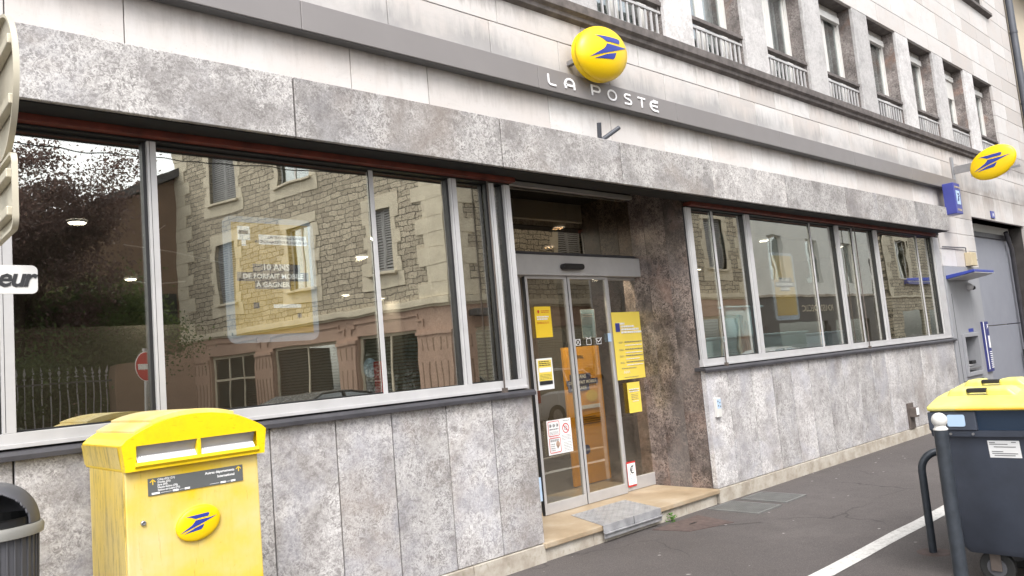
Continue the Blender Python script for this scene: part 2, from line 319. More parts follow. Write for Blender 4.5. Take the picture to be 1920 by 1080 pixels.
# ------------------------------------------------------------------ mesh helpers
class MB:
    def __init__(s): s.v = []; s.f = []; s.p = []; s.mi = []
    def add(s, vs, fs, pid=0., mi=0):
        o = len(s.v); s.v += [tuple(v) for v in vs]
        for f in fs: s.f.append(tuple(i+o for i in f)); s.p.append(pid); s.mi.append(mi)
        return s
    def box(s, x0, x1, y0, y1, z0, z1, pid=0., mi=0):
        v = [(x0, y0, z0), (x1, y0, z0), (x1, y1, z0), (x0, y1, z0), (x0, y0, z1), (x1, y0, z1), (x1, y1, z1), (x0, y1, z1)]
        return s.add(v, [(3, 2, 1, 0), (4, 5, 6, 7), (0, 1, 5, 4), (1, 2, 6, 5), (2, 3, 7, 6), (3, 0, 4, 7)], pid, mi)
    def prism(s, pts, y0, y1, mi=0, axis='y', pid=0.):
        # pts (a,b) outline counter-clockwise seen from -y; extruded from y0 (front) to y1
        n = len(pts)
        if axis == 'y': mk = lambda a, b, t: (a, t, b)
        elif axis == 'x': mk = lambda a, b, t: (t, a, b)
        else: mk = lambda a, b, t: (a, b, t)
        vs = [mk(a, b, y0) for a, b in pts]+[mk(a, b, y1) for a, b in pts]
        fs = [tuple(range(n)), tuple(range(2*n-1, n-1, -1))]+[((i+1) % n, i, i+n, (i+1) % n+n) for i in range(n)]
        return s.add(vs, fs, pid, mi)
    def tube(s, path, r, n=10, mi=0, cap=True):
        P = [Vector(p) for p in path]; rs = r if isinstance(r, (list, tuple)) else [r]*len(P); rings = []
        prev = None
        for i, p in enumerate(P):
            d = (P[min(i+1, len(P)-1)]-P[max(i-1, 0)]).normalized()
            if prev is None:
                a = d.orthogonal().normalized()
            else:
                a = (prev-d*prev.dot(d)); a = a.normalized() if a.length > 1e-6 else d.orthogonal().normalized()
            prev = a; b = d.cross(a)
            rings.append([p+(a*math.cos(t)+b*math.sin(t))*rs[i] for t in [2*math.pi*k/n for k in range(n)]])
        vs = [v for rg in rings for v in rg]; fs = []
        for i in range(len(P)-1):
            for k in range(n): fs.append((i*n+k, i*n+(k+1) % n, (i+1)*n+(k+1) % n, (i+1)*n+k))
        if cap: fs.append(tuple(range(n-1, -1, -1))); fs.append(tuple((len(P)-1)*n+k for k in range(n)))
        return s.add(vs, fs, 0, mi)
    def lathe(s, prof, cx=0, cy=0, n=32, mi=0, a0=0, a1=2*math.pi):
        full = abs(a1-a0-2*math.pi) < 1e-6; m_ = n if full else n+1
        vs = [(cx+r*math.cos(a0+(a1-a0)*k/n), cy+r*math.sin(a0+(a1-a0)*k/n), z) for r, z in prof for k in range(m_)]; fs = []
        for i in range(len(prof)-1):
            for k in range(n):
                k2 = (k+1) % m_
                fs.append((i*m_+k, i*m_+k2, (i+1)*m_+k2, (i+1)*m_+k))
        return s.add(vs, fs, 0, mi)
    def build(s, name, mats, parent=None, smooth=False, bevel=0, frame=None, seg=2, weld=False):
        me = bpy.data.meshes.new(name)
        o = bpy.data.objects.new(name, me); COL.objects.link(o)
        off = Vector((0, 0, 0))
        fm = frame if frame is not None else Matrix()
        if parent is not None and frame is None and parent.get('_base') is not None:
            off = Vector(parent['_base'])
        me.from_pydata([(v[0]-off.x, v[1]-off.y, v[2]-off.z) for v in s.v], [], s.f)
        mats = [mats] if isinstance(mats, str) else mats
        for mm in mats: me.materials.append(M[mm])
        me.polygons.foreach_set('material_index', s.mi)
        at = me.attributes.new('pid', 'FLOAT', 'FACE'); at.data.foreach_set('value', s.p)
        if weld:
            b = bmesh.new(); b.from_mesh(me); bmesh.ops.remove_doubles(b, verts=b.verts, dist=1e-5); b.to_mesh(me); b.free()
        b = bmesh.new(); b.from_mesh(me); bmesh.ops.recalc_face_normals(b, faces=b.faces); b.to_mesh(me); b.free()
        if smooth:
            me.shade_smooth()
            if smooth != 'all':
                me.set_sharp_from_angle(angle=R(38))
        if bevel:
            bv = o.modifiers.new('bevel', 'BEVEL'); bv.width = bevel; bv.segments = seg; bv.limit_method = 'ANGLE'; bv.angle_limit = R(40)
        if parent is not None:
            o.parent = parent
            if frame is not None:
                o.matrix_local = Matrix.Translation(-Vector(parent['_base']))@fm if parent.get('_base') is not None else fm
        elif frame is not None: o.matrix_world = fm
        if parent is not None: o['_base'] = tuple(parent['_base']) if parent.get('_base') is not None and frame is None else (0, 0, 0)
        return o
def sub(name, mb, mats, par, **k):
    """a sub-part: par is a part mesh whose local frame already equals the thing's frame"""
    return mb.build(name, mats, par, **k)
def thing(name, label, cat, loc=(0, 0, 0), group=None, rotz=0):
    o = bpy.data.objects.new(name, None); COL.objects.link(o); o.location = loc; o.rotation_euler = (0, 0, rotz)
    o.empty_display_size = .1; o['label'] = label; o['category'] = cat; o['_base'] = tuple(loc) if rotz == 0 else (0, 0, 0)
    if group: o['group'] = group
    return o
def tag(o, label, cat, group=None, kind=None):
    if label: o['label'] = label
    if cat: o['category'] = cat
    if group: o['group'] = group
    if kind: o['kind'] = kind
    return o
def struct(o): o['kind'] = 'structure'; return o
def text_mb(mb, txt, size, x, y, z, mi=0, depth=.001, align='LEFT', bold=.0, shear=0, face='-y', mirror=False, mat=None):
    cu = bpy.data.curves.new('t', 'FONT'); cu.body = txt; cu.size = size; cu.align_x = align; cu.extrude = depth; cu.offset = bold*size; cu.shear = shear; cu.resolution_u = 2
    o = bpy.data.objects.new('t', cu); COL.objects.link(o); bpy.context.view_layer.update()
    me = bpy.data.meshes.new_from_object(o.evaluated_get(bpy.context.evaluated_depsgraph_get()))
    vs = []
    for v in me.vertices:
        a, b, d = v.co
        if mat is not None: vs.append(tuple(mat@Vector((a, b, d))))
        elif face == '-y': vs.append((x+a, y-d, z+b))
        elif face == '-x': vs.append((x-d, y-a, z+b))
        elif face == '+y': vs.append((x-a, y+d, z+b))
    mb.add(vs, [tuple(p.vertices) for p in me.polygons], 0, mi)
    bpy.data.objects.remove(o); bpy.data.curves.remove(cu); bpy.data.meshes.remove(me)
def stroke(mb, pts, wd, y, d=.012, closed=False, mi=0):
    """flat ribbon with round ends in the xz plane, front at y-d"""
    n = len(pts); P = [Vector((p[0], p[1])) for p in pts]; hw = wd/2
    def nrm(i):
        if closed: a, b = P[(i-1) % n], P[(i+1) % n]
        else: a, b = P[max(i-1, 0)], P[min(i+1, n-1)]
        t = (b-a).normalized(); nn = Vector((-t.y, t.x)); 
        e = (P[(i+1) % n]-P[i]) if (closed or i < n-1) else (P[i]-P[i-1])
        en = Vector((-e.y, e.x)).normalized(); k = max(.5, nn.dot(en)); return nn/k
    L_ = [P[i]+nrm(i)*hw for i in range(n)]; R_ = [P[i]-nrm(i)*hw for i in range(n)]
    vs = [(p.x, y-d, p.y) for p in L_]+[(p.x, y-d, p.y) for p in R_]+[(p.x, y, p.y) for p in L_]+[(p.x, y, p.y) for p in R_]; fs = []
    for i in range(n if closed else n-1):
        j = (i+1) % n
        fs += [(i, j, j+n, i+n), (i+2*n, i+3*n, j+3*n, j+2*n), (i, i+2*n, j+2*n, j), (i+n, j+n, j+3*n, i+3*n)]
    if not closed: fs += [(0, n, 3*n, 2*n), (n-1, 3*n-1, 4*n-1, 2*n-1)]
    mb.add(vs, fs, 0, mi)
def arc(cx, cz, r, a0, a1, n=8, rz=None): return [(cx+r*math.cos(R(a0+(a1-a0)*k/n)), cz+(rz or r)*math.sin(R(a0+(a1-a0)*k/n))) for k in range(n+1)]
BIRD = [[(-.54, .335), (-.44, .34), (.34, .385), (.43, .38), (.455, .33), (.40, .235), (-.16, .20), (-.32, .275)],
        [(-.80, -.33), (-.30, -.035), (-.20, .06), (-.15, .14), (.44, .165), (.80, .215), (.25, .015)],
        [(-.66, -.36), (-.20, -.175), (.22, -.055), (.14, -.21), (.07, -.27), (-.05, -.285)]]
def rrect(x0, x1, z0, z1, r, n=5):
    return arc(x1-r, z0+r, r, -90, 0, n)+arc(x1-r, z1-r, r, 0, 90, n)+arc(x0+r, z1-r, r, 90, 180, n)+arc(x0+r, z0+r, r, 180, 270, n)
GR = -.02      # pavement level

# ------------------------------------------------------------------ ground
g = MB().box(-14, 120, -3.15, 9, -.4, GR); pav = struct(g.build('pavement', 'asphalt', bevel=.01))
g = MB(); g.add([(-250, -250, -.14), (250, -250, -.14), (250, 250, -.14), (-250, 250, -.14)], [(0, 1, 2, 3)]); struct(g.build('road', 'asphalt'))
g = MB().box(-14, 120, -3.30, -3.155, -.4, GR+.004); struct(g.build('kerb', 'plinth_stone', bevel=.01))
g = MB(); n = 60; xs = [1.2+i*(24/n) for i in range(n+1)]
vs = [(x, -1.905+.008*random.uniform(-1, 1), GR+.004) for x in xs]+[(x, -2.045+.008*random.uniform(-1, 1), GR+.004) for x in xs]
g.add(vs, [(i, i+1, i+1+n+1, i+n+1) for i in range(n)]); struct(g.build('road_marking', 'line_paint'))
g = MB().box(-14, 120, -11.8, -9.6, -.4, GR); struct(g.build('far_pavement', 'asphalt'))
# patches of newer asphalt round the gratings
g = MB(); g.add([(5.75, -.02, GR+.003), (6.75, -.02, GR+.003), (6.62, -.66, GR+.003), (6.30, -.82, GR+.003), (5.9, -.45, GR+.003)], [(0, 4, 3, 2, 1)])
struct(g.build('pavement_patch', 'asphalt'))

# ------------------------------------------------------------------ post office building
B = thing('post_office_building', 'long post office block of grey marble and pale limestone with a row of upper windows', 'building', (0, 0, 0))
pidc = [0]
def npid(): pidc[0] += 1; return float(pidc[0])+random.random()
def blocks(mb, x0, x1, z0, z1, wmin=.62, wmax=1.05, y=0., gap=.003, th=.06, cuts=None):
    x = x0
    while x < x1-1e-4:
        if cuts: nx = min([c for c in cuts if c > x+.01]+[x1])
        else:
            nx = x+random.uniform(wmin, wmax)
            if x1-nx < wmin*.5: nx = x1
        mb.box(x+gap, nx-gap, y+random.uniform(-.0012, .0012), y+th, z0+gap, z1-gap, npid()); x = nx
ls = MB(); XR = 20.6
blocks(ls, -3, 14.2, 3.2, 4.04, cuts=[.75, 1.35, 2.87, 3.56, 4.9, 5.75, 6.6, 7.5, 8.35, 9.3, 10.2, 11.2, 12.3, 13.3])
for z0, z1 in ((2.60, 2.90), (2.90, 3.20), (3.20, 3.50)): blocks(ls, 14.2, 16.05, z0, z1, .7, 1.0)
blocks(ls, 16.05, XR, 3.57, 4.04, .55, .9); blocks(ls, 14.2, 16.05, 3.50, 4.04, .7, .95)
blocks(ls, -3, XR, 4.04, 4.515, .7, 1.1, cuts=None); blocks(ls, -3, XR, 4.515, 4.80, .7, 1.1)
blocks(ls, 19.4, XR, 1.9, 3.57, .6, 1.2); blocks(ls, 19.4, XR, GR, 1.9, .6, 1.2)
zz = [4.80, 5.12, 5.56, 5.94, 6.27, 6.60]
for i in range(5): blocks(ls, 18.62, XR, zz[i], zz[i+1], .6, 1.2)
zz = [6.60, 6.93, 7.46, 7.76, 8.24, 8.6, 9.1, 9.5, 10.0, 10.5, 11.2]
for i in range(10):
    if i < 4: blocks(ls, -3, XR, zz[i], zz[i+1], .8, 1.3)
    else: blocks(ls, 18.9, XR, zz[i], zz[i+1], .8, 1.3); blocks(ls, -3, 17.4, zz[i], zz[i+1], .8, 1.3)
ls.build('limestone_wall', 'limestone', B, bevel=.003, seg=1)
bk = MB()
bk.box(-3, 4.29, .05, .40, 3.2, 4.8); bk.box(6.95, 14.2, .05, .4, 3.2, 4.8); bk.box(4.29, 6.95, .065, .4, 3.475, 4.8); bk.box(14.2, 16.05, .05, .6, 2.6, 3.55); bk.box(14.2, XR, .05, .6, 3.575, 4.8); bk.box(19.41, XR, .05, .6, GR, 3.57)
bk.box(-3, XR, .05, .6, 6.605, 8.24); bk.box(18.64, XR, .05, .6, 4.8, 6.6); bk.box(-3, 17.38, .05, .6, 8.24, 11.2); bk.box(18.9, XR, .05, .6, 8.24, 11.2)
bk.build('backing_wall', 'joint_dark', B)
# marble lower wall
ml = MB()
cuts = [-2.0+.455*k for k in range(0, 14)]
cutsL = [c+.005 for c in [-2.0, -1.54, -1.09, -.63, -.18, .28, .74, 1.19, 1.65, 2.10, 2.56, 3.00, 3.48, 3.93, 4.37]]
for a_, b_ in zip(cutsL[:-1], cutsL[1:]): ml.box(a_+.0045, b_-.0045, random.uniform(-.001, .001), .06, .128, 1.335, npid())
cutsR = [6.87, 7.28, 7.76, 8.21, 8.65, 9.10, 9.56, 10.0, 10.46, 10.91, 11.37, 11.80, 12.25, 12.7, 13.15, 14.17]
for a_, b_ in zip(cutsR[:-1], cutsR[1:]): ml.box(a_+.0065, b_-.0065, random.uniform(-.001, .001), .06, .128, 1.335, npid())
ml.build('marble_cladding', 'marble_light', B, bevel=.003, seg=1)
mb = MB().box(-2, 4.36, .055, .30, .0, 1.335); mb.box(6.88, 14.17, .055, .30, .0, 1.335); mb.build('wall_core', 'joint_dark', B)
pl = MB()
for x0, x1, cs in ((-2, 4.37, [-.5, 1.0, 2.3, 3.1, 3.62]), (6.87, 14.17, [7.46, 8.66, 10.0, 11.6, 13.0])):
    x = x0
    for c_ in cs+[x1]:
        pl.box(x+.003, c_-.003, -.012, .05, -.2, .122, npid()); x = c_
pl.build('plinth', 'plinth_stone', B, bevel=.006)
# lintel: big marble slabs
lt = MB(); LY = -.25
cl = [-1.6, 2.282, 4.055, 5.54, 7.046, 8.60, 10.2, 11.2, 12.6, 13.98]
for a_, b_ in zip(cl[:-1], cl[1:]): lt.box(a_+.0055, b_-.0055, LY+random.uniform(-.002, .002), -.001, 3.145, 3.545, npid())
lt.build('marble_lintel', 'marble_lintel', B, bevel=.004, seg=1)
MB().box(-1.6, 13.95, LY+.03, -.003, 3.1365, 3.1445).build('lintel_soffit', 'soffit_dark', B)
MB().box(-1.6, 4.36, -.045, .12, 3.0985, 3.136).build('head_strip', 'rust_red', B); MB().box(6.9, 13.96, -.045, .12, 3.0985, 3.136).build('head_strip', 'rust_red', B)
# ledges under the windows
for x0, x1 in ((-1.6, 4.385), (6.83, 14.24)):
    lg = MB().prism([(-.045, 1.318), (-.045, 1.345), (-.03, 1.362), (.10, 1.375), (.10, 1.336), (-.02, 1.336), (-.02, 1.318)][::-1], x0, x1, axis='x')
    lg.build('window_ledge', 'ledge_dark', B, bevel=.002)
# shop windows
WY0, WY1, WZ0, WZ1 = .02, .105, 1.378, 3.118
def shop_window(x0, x1, mulls, panes, rail=1.46):
    f = MB(); f.box(x0, x1, WY0, WY1, WZ0, rail-.005); f.box(x0, x1, WY0, WY1, 3.085, 3.098, mi=1)
    f.box(x0, x1, WY0-.012, WY0, WZ0, WZ0+.022)
    for a_, b_, th in mulls:
        f.box(a_, b_, WY0+(.0 if th else .045), WY1-((.03 if a_ < 5 else .055) if th else .03), rail-.005, 3.085)
        if th and a_ < 5: f.box(a_-.020, a_, WY0+.03, WY1-.02, rail-.005, 3.085, mi=1)
        elif th: f.box(a_-.010, a_, WY0+.03, WY1-.02, rail-.005, 3.085, mi=1)
        if th: f.box(a_+.012, a_+.016, WY0-.001, WY0+.01, rail, 3.085, mi=1)
    fo = f.build('shop_window', ['frame_white', 'mat_black'], B, bevel=.003)
    for a_, b_, yy, r in panes:
        yy += .028; MB().box(a_, b_, yy, yy+.008, r, 3.086).build('pane', 'shop_glass', fo)
        gk = MB(); gk.box(a_, b_, yy-.004, yy-.001, r-.004, r+.006); gk.box(a_, b_, yy-.004, yy-.001, 3.074, 3.084); gk.build('gasket', 'mat_black', fo)
    return fo
shop_window(-1.6, 4.35, [(-.8, -.74, 1), (.705, .765, 1), (1.455, 1.505, 1), (3.0, 3.035, 0), (3.715, 3.775, 1), (4.12, 4.17, 1), (4.285, 4.35, 1)],
            [(-1.6, -.8, .06, 1.46), (-.74, .70, .05, 1.46), (.765, 1.455, .05, 1.46), (1.505, 3.0, .055, 1.46), (3.035, 3.715, .05, 1.455), (3.775, 4.12, .065, 1.46), (4.17, 4.285, .055, 1.46)])
shop_window(6.88, 14.22, [(6.88, 6.975, 1), (7.42, 7.455, 0), (8.055, 8.155, 1), (9.70, 9.73, 0), (10.37, 10.46, 1), (10.95, 10.985, 0), (11.62, 11.72, 1), (13.33, 13.37, 0), (13.93, 14.22, 1)],
            [(6.975, 7.42, .055, 1.46), (7.455, 8.055, .05, 1.46), (8.155, 9.70, .055, 1.46), (9.73, 10.37, .05, 1.46), (10.46, 10.95, .06, 1.46), (10.985, 11.62, .05, 1.46), (11.72, 13.33, .055, 1.46), (13.37, 13.93, .055, 1.46)])
# window poles / hooks
for x in (4.08, 7.28, 10.9):
    p = MB().tube([(x, -.005, 1.372), (x, -.005, 3.09 if x != 7.28 else 1.62)], .007, 6)
    p.box(x-.02, x+.02, -.02, .018, 1.345, 1.40); p.build('window_rod', 'rusty_brown', B)
# entrance recess
rv = MB()
for k, (y0, y1) in enumerate(((.0, .25), (.25, .53), (.53, .9))): rv.box(6.868, 6.95, y0+.062+(0 if k else -.0), y1+.06, .128, 3.62, npid())
rv.box(4.29, 4.368, .062, .9, .128, 3.62, npid())
rv.build('recess_reveal', 'marble_dark', B, bevel=.002)
rm = MB(); rm.box(6.872, 6.955, -.0, .06, 1.336, 3.16, npid()); 
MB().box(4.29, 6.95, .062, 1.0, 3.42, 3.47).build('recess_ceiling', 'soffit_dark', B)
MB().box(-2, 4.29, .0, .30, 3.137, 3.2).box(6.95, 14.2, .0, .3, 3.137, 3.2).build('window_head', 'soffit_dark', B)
st = MB(); st.box(4.35, 6.86, -.03, .90, .085, .131); st.build('entrance_step', 'step_stone', B, bevel=.008)
st = MB()
for a_, b_ in ((4.36, 4.95), (4.95, 5.10), (5.10, 6.30), (6.30, 6.83)): st.box(a_+.003, b_-.003, .0, .1, -.2, .084, npid())
st.build('step_riser', 'plinth_stone', B, bevel=.004)
# entrance doors
DY = .76
hd = MB(); hd.box(4.37, 6.99, DY-.06, DY+.12, 2.43, 2.635); ho = hd.build('door_header', 'aluminium', B, bevel=.006)
s = MB(); s.prism(rrect(5.575, 5.885, 2.485, 2.545, .029, 6), DY-.125, DY-.061); so = s.build('motion_sensor', 'mat_black', ho, bevel=.01, smooth=True)
def leaf(x0, x1, y, name='sliding_door', bot=.115, rail=.10, st_=.03):
    f = MB(); f.box(x0, x0+st_, y, y+.04, .135, 2.428); f.box(x1-st_, x1, y, y+.04, .135, 2.428); f.box(x0+st_, x1-st_, y, y+.04, .135, .135+rail); f.box(x0+st_, x1-st_, y, y+.04, 2.40, 2.428)
    o = f.build(name, 'aluminium', B, bevel=.003)
    MB().box(x0+st_, x1-st_, y+.016, y+.024, .135+rail, 2.40).build('pane', 'door_glass', o)
    gk = MB(); gk.box(x0-.012, x0-.001, y+.005, y+.035, .135, 2.42); gk.build('door_seal', 'mat_black', o)
    return o
leaf(4.40, 5.085, DY+.02, 'side_panel'); leaf(5.115, 5.70, DY-.02); leaf(5.715, 6.33, DY-.02); leaf(6.36, 7.0, DY+.03, 'side_panel', rail=.13, st_=.045)
f = MB(); f.box(4.37, 6.99, DY, DY+.05, 2.637, 2.675); f.box(4.37, 6.99, DY, DY+.05, 3.36, 3.42); f.box(6.93, 6.99, DY, DY+.05, 2.675, 3.30); f.box(4.37, 4.42, DY, DY+.05, 2.675, 3.3)
to = f.build('transom_window', 'ledge_dark', B, bevel=.003)
MB().box(4.42, 6.93, DY+.02, DY+.028, 2.675, 3.30).build('pane', 'transom_glass', to)
f = MB(); f.box(4.37, 6.95, DY-.05, DY, 3.315, 3.36); f.box(6.88, 6.955, DY-.056, DY-.05, 3.31, 3.37); f.build('transom_rail', 'aluminium', B, bevel=.004)
# cornice under the upper windows
cn = MB().prism([(0, 4.74), (-.045, 4.765), (-.05, 4.80), (-.085, 4.825), (-.09, 4.905), (-.07, 4.92), (.5, 4.925), (.5, 4.74)][::-1], -3, 18.72, axis='x'); cn.build('cornice', 'cornice_stone', B, bevel=.003)
cn = MB().prism([(0, 8.20), (-.09, 8.24), (-.09, 8.30), (.5, 8.31), (.5, 8.20)][::-1], -3, 19.15, axis='x'); cn.build('cornice', 'cornice_stone', B, bevel=.003)
# piers and upper windows
PER = 1.666
for k in range(-1, 9):
    x0 = 5.20+PER*k; x1 = x0+.53
    if k < 8:
        p = MB(); p.box(x0, x1, 0, .05, 4.925, 6.598, npid()); po = p.build('pier', 'marble_pier', B, bevel=.004, seg=1)
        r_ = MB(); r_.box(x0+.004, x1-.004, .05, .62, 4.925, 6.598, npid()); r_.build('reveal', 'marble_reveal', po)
    if k == 8: continue
    a_, b_ = x1, (x0+PER if k < 7 else 18.62)
    if k == 7:
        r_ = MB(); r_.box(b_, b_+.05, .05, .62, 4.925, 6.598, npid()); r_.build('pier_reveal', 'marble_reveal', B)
    wy = .23
    f = MB(); f.box(a_, b_, wy, wy+.08, 4.93, 5.02); f.box(a_, b_, wy, wy+.08, 6.46, 6.598)
    f.box(a_, a_+.07, wy, wy+.08, 5.02, 6.46); f.box(b_-.07, b_, wy, wy+.08, 5.02, 6.46)
    f.box(a_+.10, b_-.10, wy-.06, wy, 6.36, 6.46)
    mid = (a_+b_)/2
    f.box(mid-.045, mid+.045, wy+.01, wy+.06, 5.02, 6.46)
    for c0, c1 in ((a_+.07, mid-.045), (mid+.045, b_-.07)):
        f.box(c0, c0+.04, wy+.015, wy+.05, 5.02, 6.36); f.box(c1-.04, c1, wy+.015, wy+.05, 5.02, 6.36)
    wo = f.build('upper_window', 'white_paint', B, bevel=.004)
    MB().box(a_+.11, b_-.11, wy+.03, wy+.036, 5.02, 6.40).build('pane', 'house_glass', wo)
    # folded net curtain
    cpts = []; nn = 40
    for i in range(nn+1):
        t = i/nn; cpts.append((a_+.08+(b_-a_-.16)*t, wy+.13+.025*math.sin(t*44+k)))
    vs = [(x, y, 5.0) for x, y in cpts]+[(x, y, 6.5) for x, y in cpts]
    skip = {0: (0, 9), 1: (0, 6), 2: (0, 7), 4: (0, 4)}.get(k, (0, 0))
    MB().add(vs, [(i, i+1, i+1+nn+1, i+nn+1) for i in range(nn) if not (skip[0] <= i < skip[1])]).build('net_curtain', 'net_curtain', wo, smooth='all')
    MB().box(a_, b_, .95, 1.0, 4.9, 6.6).build('room_shade', 'curtain_grey', wo)
    if k == 6:
        MB().prism([(x, z) for x, z in rrect(a_+.12, b_-.12, 6.0, 6.38, .01)], wy-.03, wy-.01).build('roller_blind', 'white_paint', wo)
    # railing
    ra = MB(); ra.box(a_, b_, .03, .11, 5.33, 5.375, mi=1); ra.box(a_, b_, .05, .085, 5.245, 5.275); ra.box(a_, b_, .05, .085, 4.965, 4.985)
    nb = 11
    for i in range(nb):
        x = a_+(b_-a_)*(i+.6)/(nb+.2); ra.box(x-.012, x+.012, .058, .078, 4.985, 5.245)
    for x in (a_+.03, b_-.03): ra.box(x-.012, x+.012, .055, .08, 5.275, 5.33, mi=1)
    ra.build('window_railing', ['aluminium', 'cornice_stone'], B, bevel=.002)
    MB().box(a_, b_, .05, .62, 6.598, 6.605).build('opening_soffit', 'cornice_stone', B)
f = MB(); f.box(17.38, 18.9, .3, .38, 8.3, 8.42); f.box(17.38, 17.46, .3, .38, 8.42, 10); f.box(18.82, 18.9, .3, .38, 8.42, 10); f.box(18.1, 18.18, .3, .38, 8.42, 10)
wo = f.build('upper_window', 'white_paint', B); MB().box(17.4, 18.9, .33, .336, 8.4, 10).build('pane', 'house_glass', wo); MB().box(17.3, 19, .5, .55, 8.2, 10.1).build('net_curtain', 'net_curtain', wo)
# passage gate
gy = .30
MB().box(16.05, 19.41, .05, 1.2, 3.575, 3.62).build('passage_soffit', 'white_render', B)
MB().box(15.9, 16.05, .0, 1.2, GR, 2.6).box(15.99, 16.05, .06, 1.2, 2.6, 3.56).build('passage_side', 'grey_door', B)
gd = MB(); gd.box(16.06, 19.30, gy, gy+.05, GR+.02, 1.50); gd.box(16.06, 19.30, gy, gy+.05, 1.515, 3.30); gd.box(19.0, 19.02, gy-.006, gy, 1.6, 3.2)
gd.box(19.02, 19.06, gy-.006, gy, .1, 1.4)
go = gd.build('passage_gate', 'grey_door', B, bevel=.004)
MB().tube([(18.95, gy-.08, .55), (18.95, gy-.08, .95)], .03, 8).build('gate_handle', 'mat_black', go, smooth=True)
f = MB(); f.box(16.05, 19.4, gy-.03, gy+.08, 3.30, 3.40); f.box(19.30, 19.40, gy-.03, gy+.08, GR, 3.40)
for z in (1.2, 2.0, 2.6, 3.0): f.box(19.24, 19.36, gy-.07, gy-.03, z, z+.12)
MB().box(16.05, 19.4, gy, gy+.05, 3.40, 3.57).build('gate_transom', 'white_render', B)
f.build('gate_frame', 'ledge_dark', B, bevel=.004)
MB().tube([(19.05, gy-.1, GR), (19.05, gy-.1, 3.1), (18.8, gy-.1, 3.45)], .045, 10).build('service_pipe', 'ledge_dark', B, smooth=True)
# interior of the branch
MB().box(-3, 14.2, .31, 9.5, .05, .125).build('interior_floor', 'interior_floor', B)
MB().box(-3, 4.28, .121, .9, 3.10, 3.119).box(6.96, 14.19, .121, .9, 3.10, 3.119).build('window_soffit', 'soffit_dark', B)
MB().box(-3, 14.2, .9, 9.5, 3.06, 3.10).build('interior_ceiling', 'interior_ceiling', B)
MB().box(-2.9, 20.5, .9, 9.6, 3.7, 11).box(-2.95, 14.19, 1.01, 9.6, 3.11, 3.69).build('upper_floors', 'interior_ceiling', B)
iw = MB().box(-3.1, -3, .3, 9.5, .1, 3.1); iw.box(-3, 14.2, 9.5, 9.6, .1, 3.1); iw.box(14.12, 14.2, .31, 9.5, .13, 3.1)
iw.box(-2, 4.29, .30, .33, .13, 1.37); iw.box(6.96, 14.12, .3, .33, .13, 1.37)
iw.box(8.2, 8.4, 3.5, 9.5, .126, 3.06); iw.box(1.5, 4.5, 7.0, 7.15, .126, 2.6); iw.build('interior_wall', 'interior_wall', B)
ip = MB().box(3.75, 4.285, .42, .9, .13, 3.06, 3.); ip.build('interior_pillar', 'marble_dark', B, bevel=.004)
ip = MB().box(6.96, 7.35, .42, .9, .13, 3.06, 5.); ip.build('interior_pillar', 'marble_dark', B, bevel=.004)

# ------------------------------------------------------------------ signs on the facade
def dome(mb, a_, b_, d, tilt, cx, cy, cz, mi=0, n=48, m_=12, two=False):
    """elliptic pillow, bulging towards -y by d from the plane y=cy"""
    rings = []; ct, st_ = math.cos(tilt), math.sin(tilt)
    prof = [(math.cos(R(90*i/m_)), math.sin(R(90*i/m_))) for i in range(m_)]
    if two: prof = [(math.cos(R(-90+180*i/(2*m_))), math.sin(R(-90+180*i/(2*m_)))) for i in range(1, 2*m_)]
    vs = []
    for rr, hh in prof:
        rr = max(rr, 0)**.75
        for k in range(n):
            t = 2*math.pi*k/n; x = a_*rr*math.cos(t); z = b_*rr*math.sin(t)
            vs.append((cx+x*ct-z*st_, cy-d*hh, cz+x*st_+z*ct))
    np_ = len(prof); fs = [(i*n+k, i*n+(k+1) % n, (i+1)*n+(k+1) % n, (i+1)*n+k) for i in range(np_-1) for k in range(n)]
    vs.append((cx, cy-d, cz)); top = len(vs)-1; fs += [((np_-1)*n+k, (np_-1)*n+(k+1) % n, top) for k in range(n)]
    if two:
        vs.append((cx, cy+d, cz)); fs += [((k+1) % n, k, top+1) for k in range(n)]
    else: fs.append(tuple(range(n-1, -1, -1)))
    mb.add(vs, fs, 0, mi)
def dome_y(x, z, a_, b_, d, tilt):
    ct, st_ = math.cos(tilt), math.sin(tilt); u = (x*ct+z*st_)/a_; v = (-x*st_+z*ct)/b_
    r = min(.999, math.hypot(u, v)); c = r**(1/.75); return d*math.sqrt(max(0, 1-c*c))
def bird(mb, S, a_, b_, d, tilt, cx, cy, cz, lift=.003, frame=None, aspect=1.0, side=1):
    """three-piece emblem laid on the dome; subdivided so that it follows the curve"""
    for poly in BIRD:
        b = bmesh.new(); f = b.faces.new([b.verts.new((p[0]*S, p[1]*S*aspect, 0)) for p in poly])
        bmesh.ops.triangulate(b, faces=b.faces[:])
        for _ in range(3): bmesh.ops.subdivide_edges(b, edges=b.edges[:], cuts=1, use_grid_fill=True)
        bmesh.ops.triangulate(b, faces=b.faces[:])
        b.verts.index_update(); b.verts.ensure_lookup_table()
        vs = [(cx+v.co.x, cy-side*(dome_y(v.co.x, v.co.y, a_, b_, d, tilt)+lift), cz+v.co.y) for v in b.verts]
        mb.add(vs, [tuple(v.index for v in f.verts) for f in b.faces]); b.free()
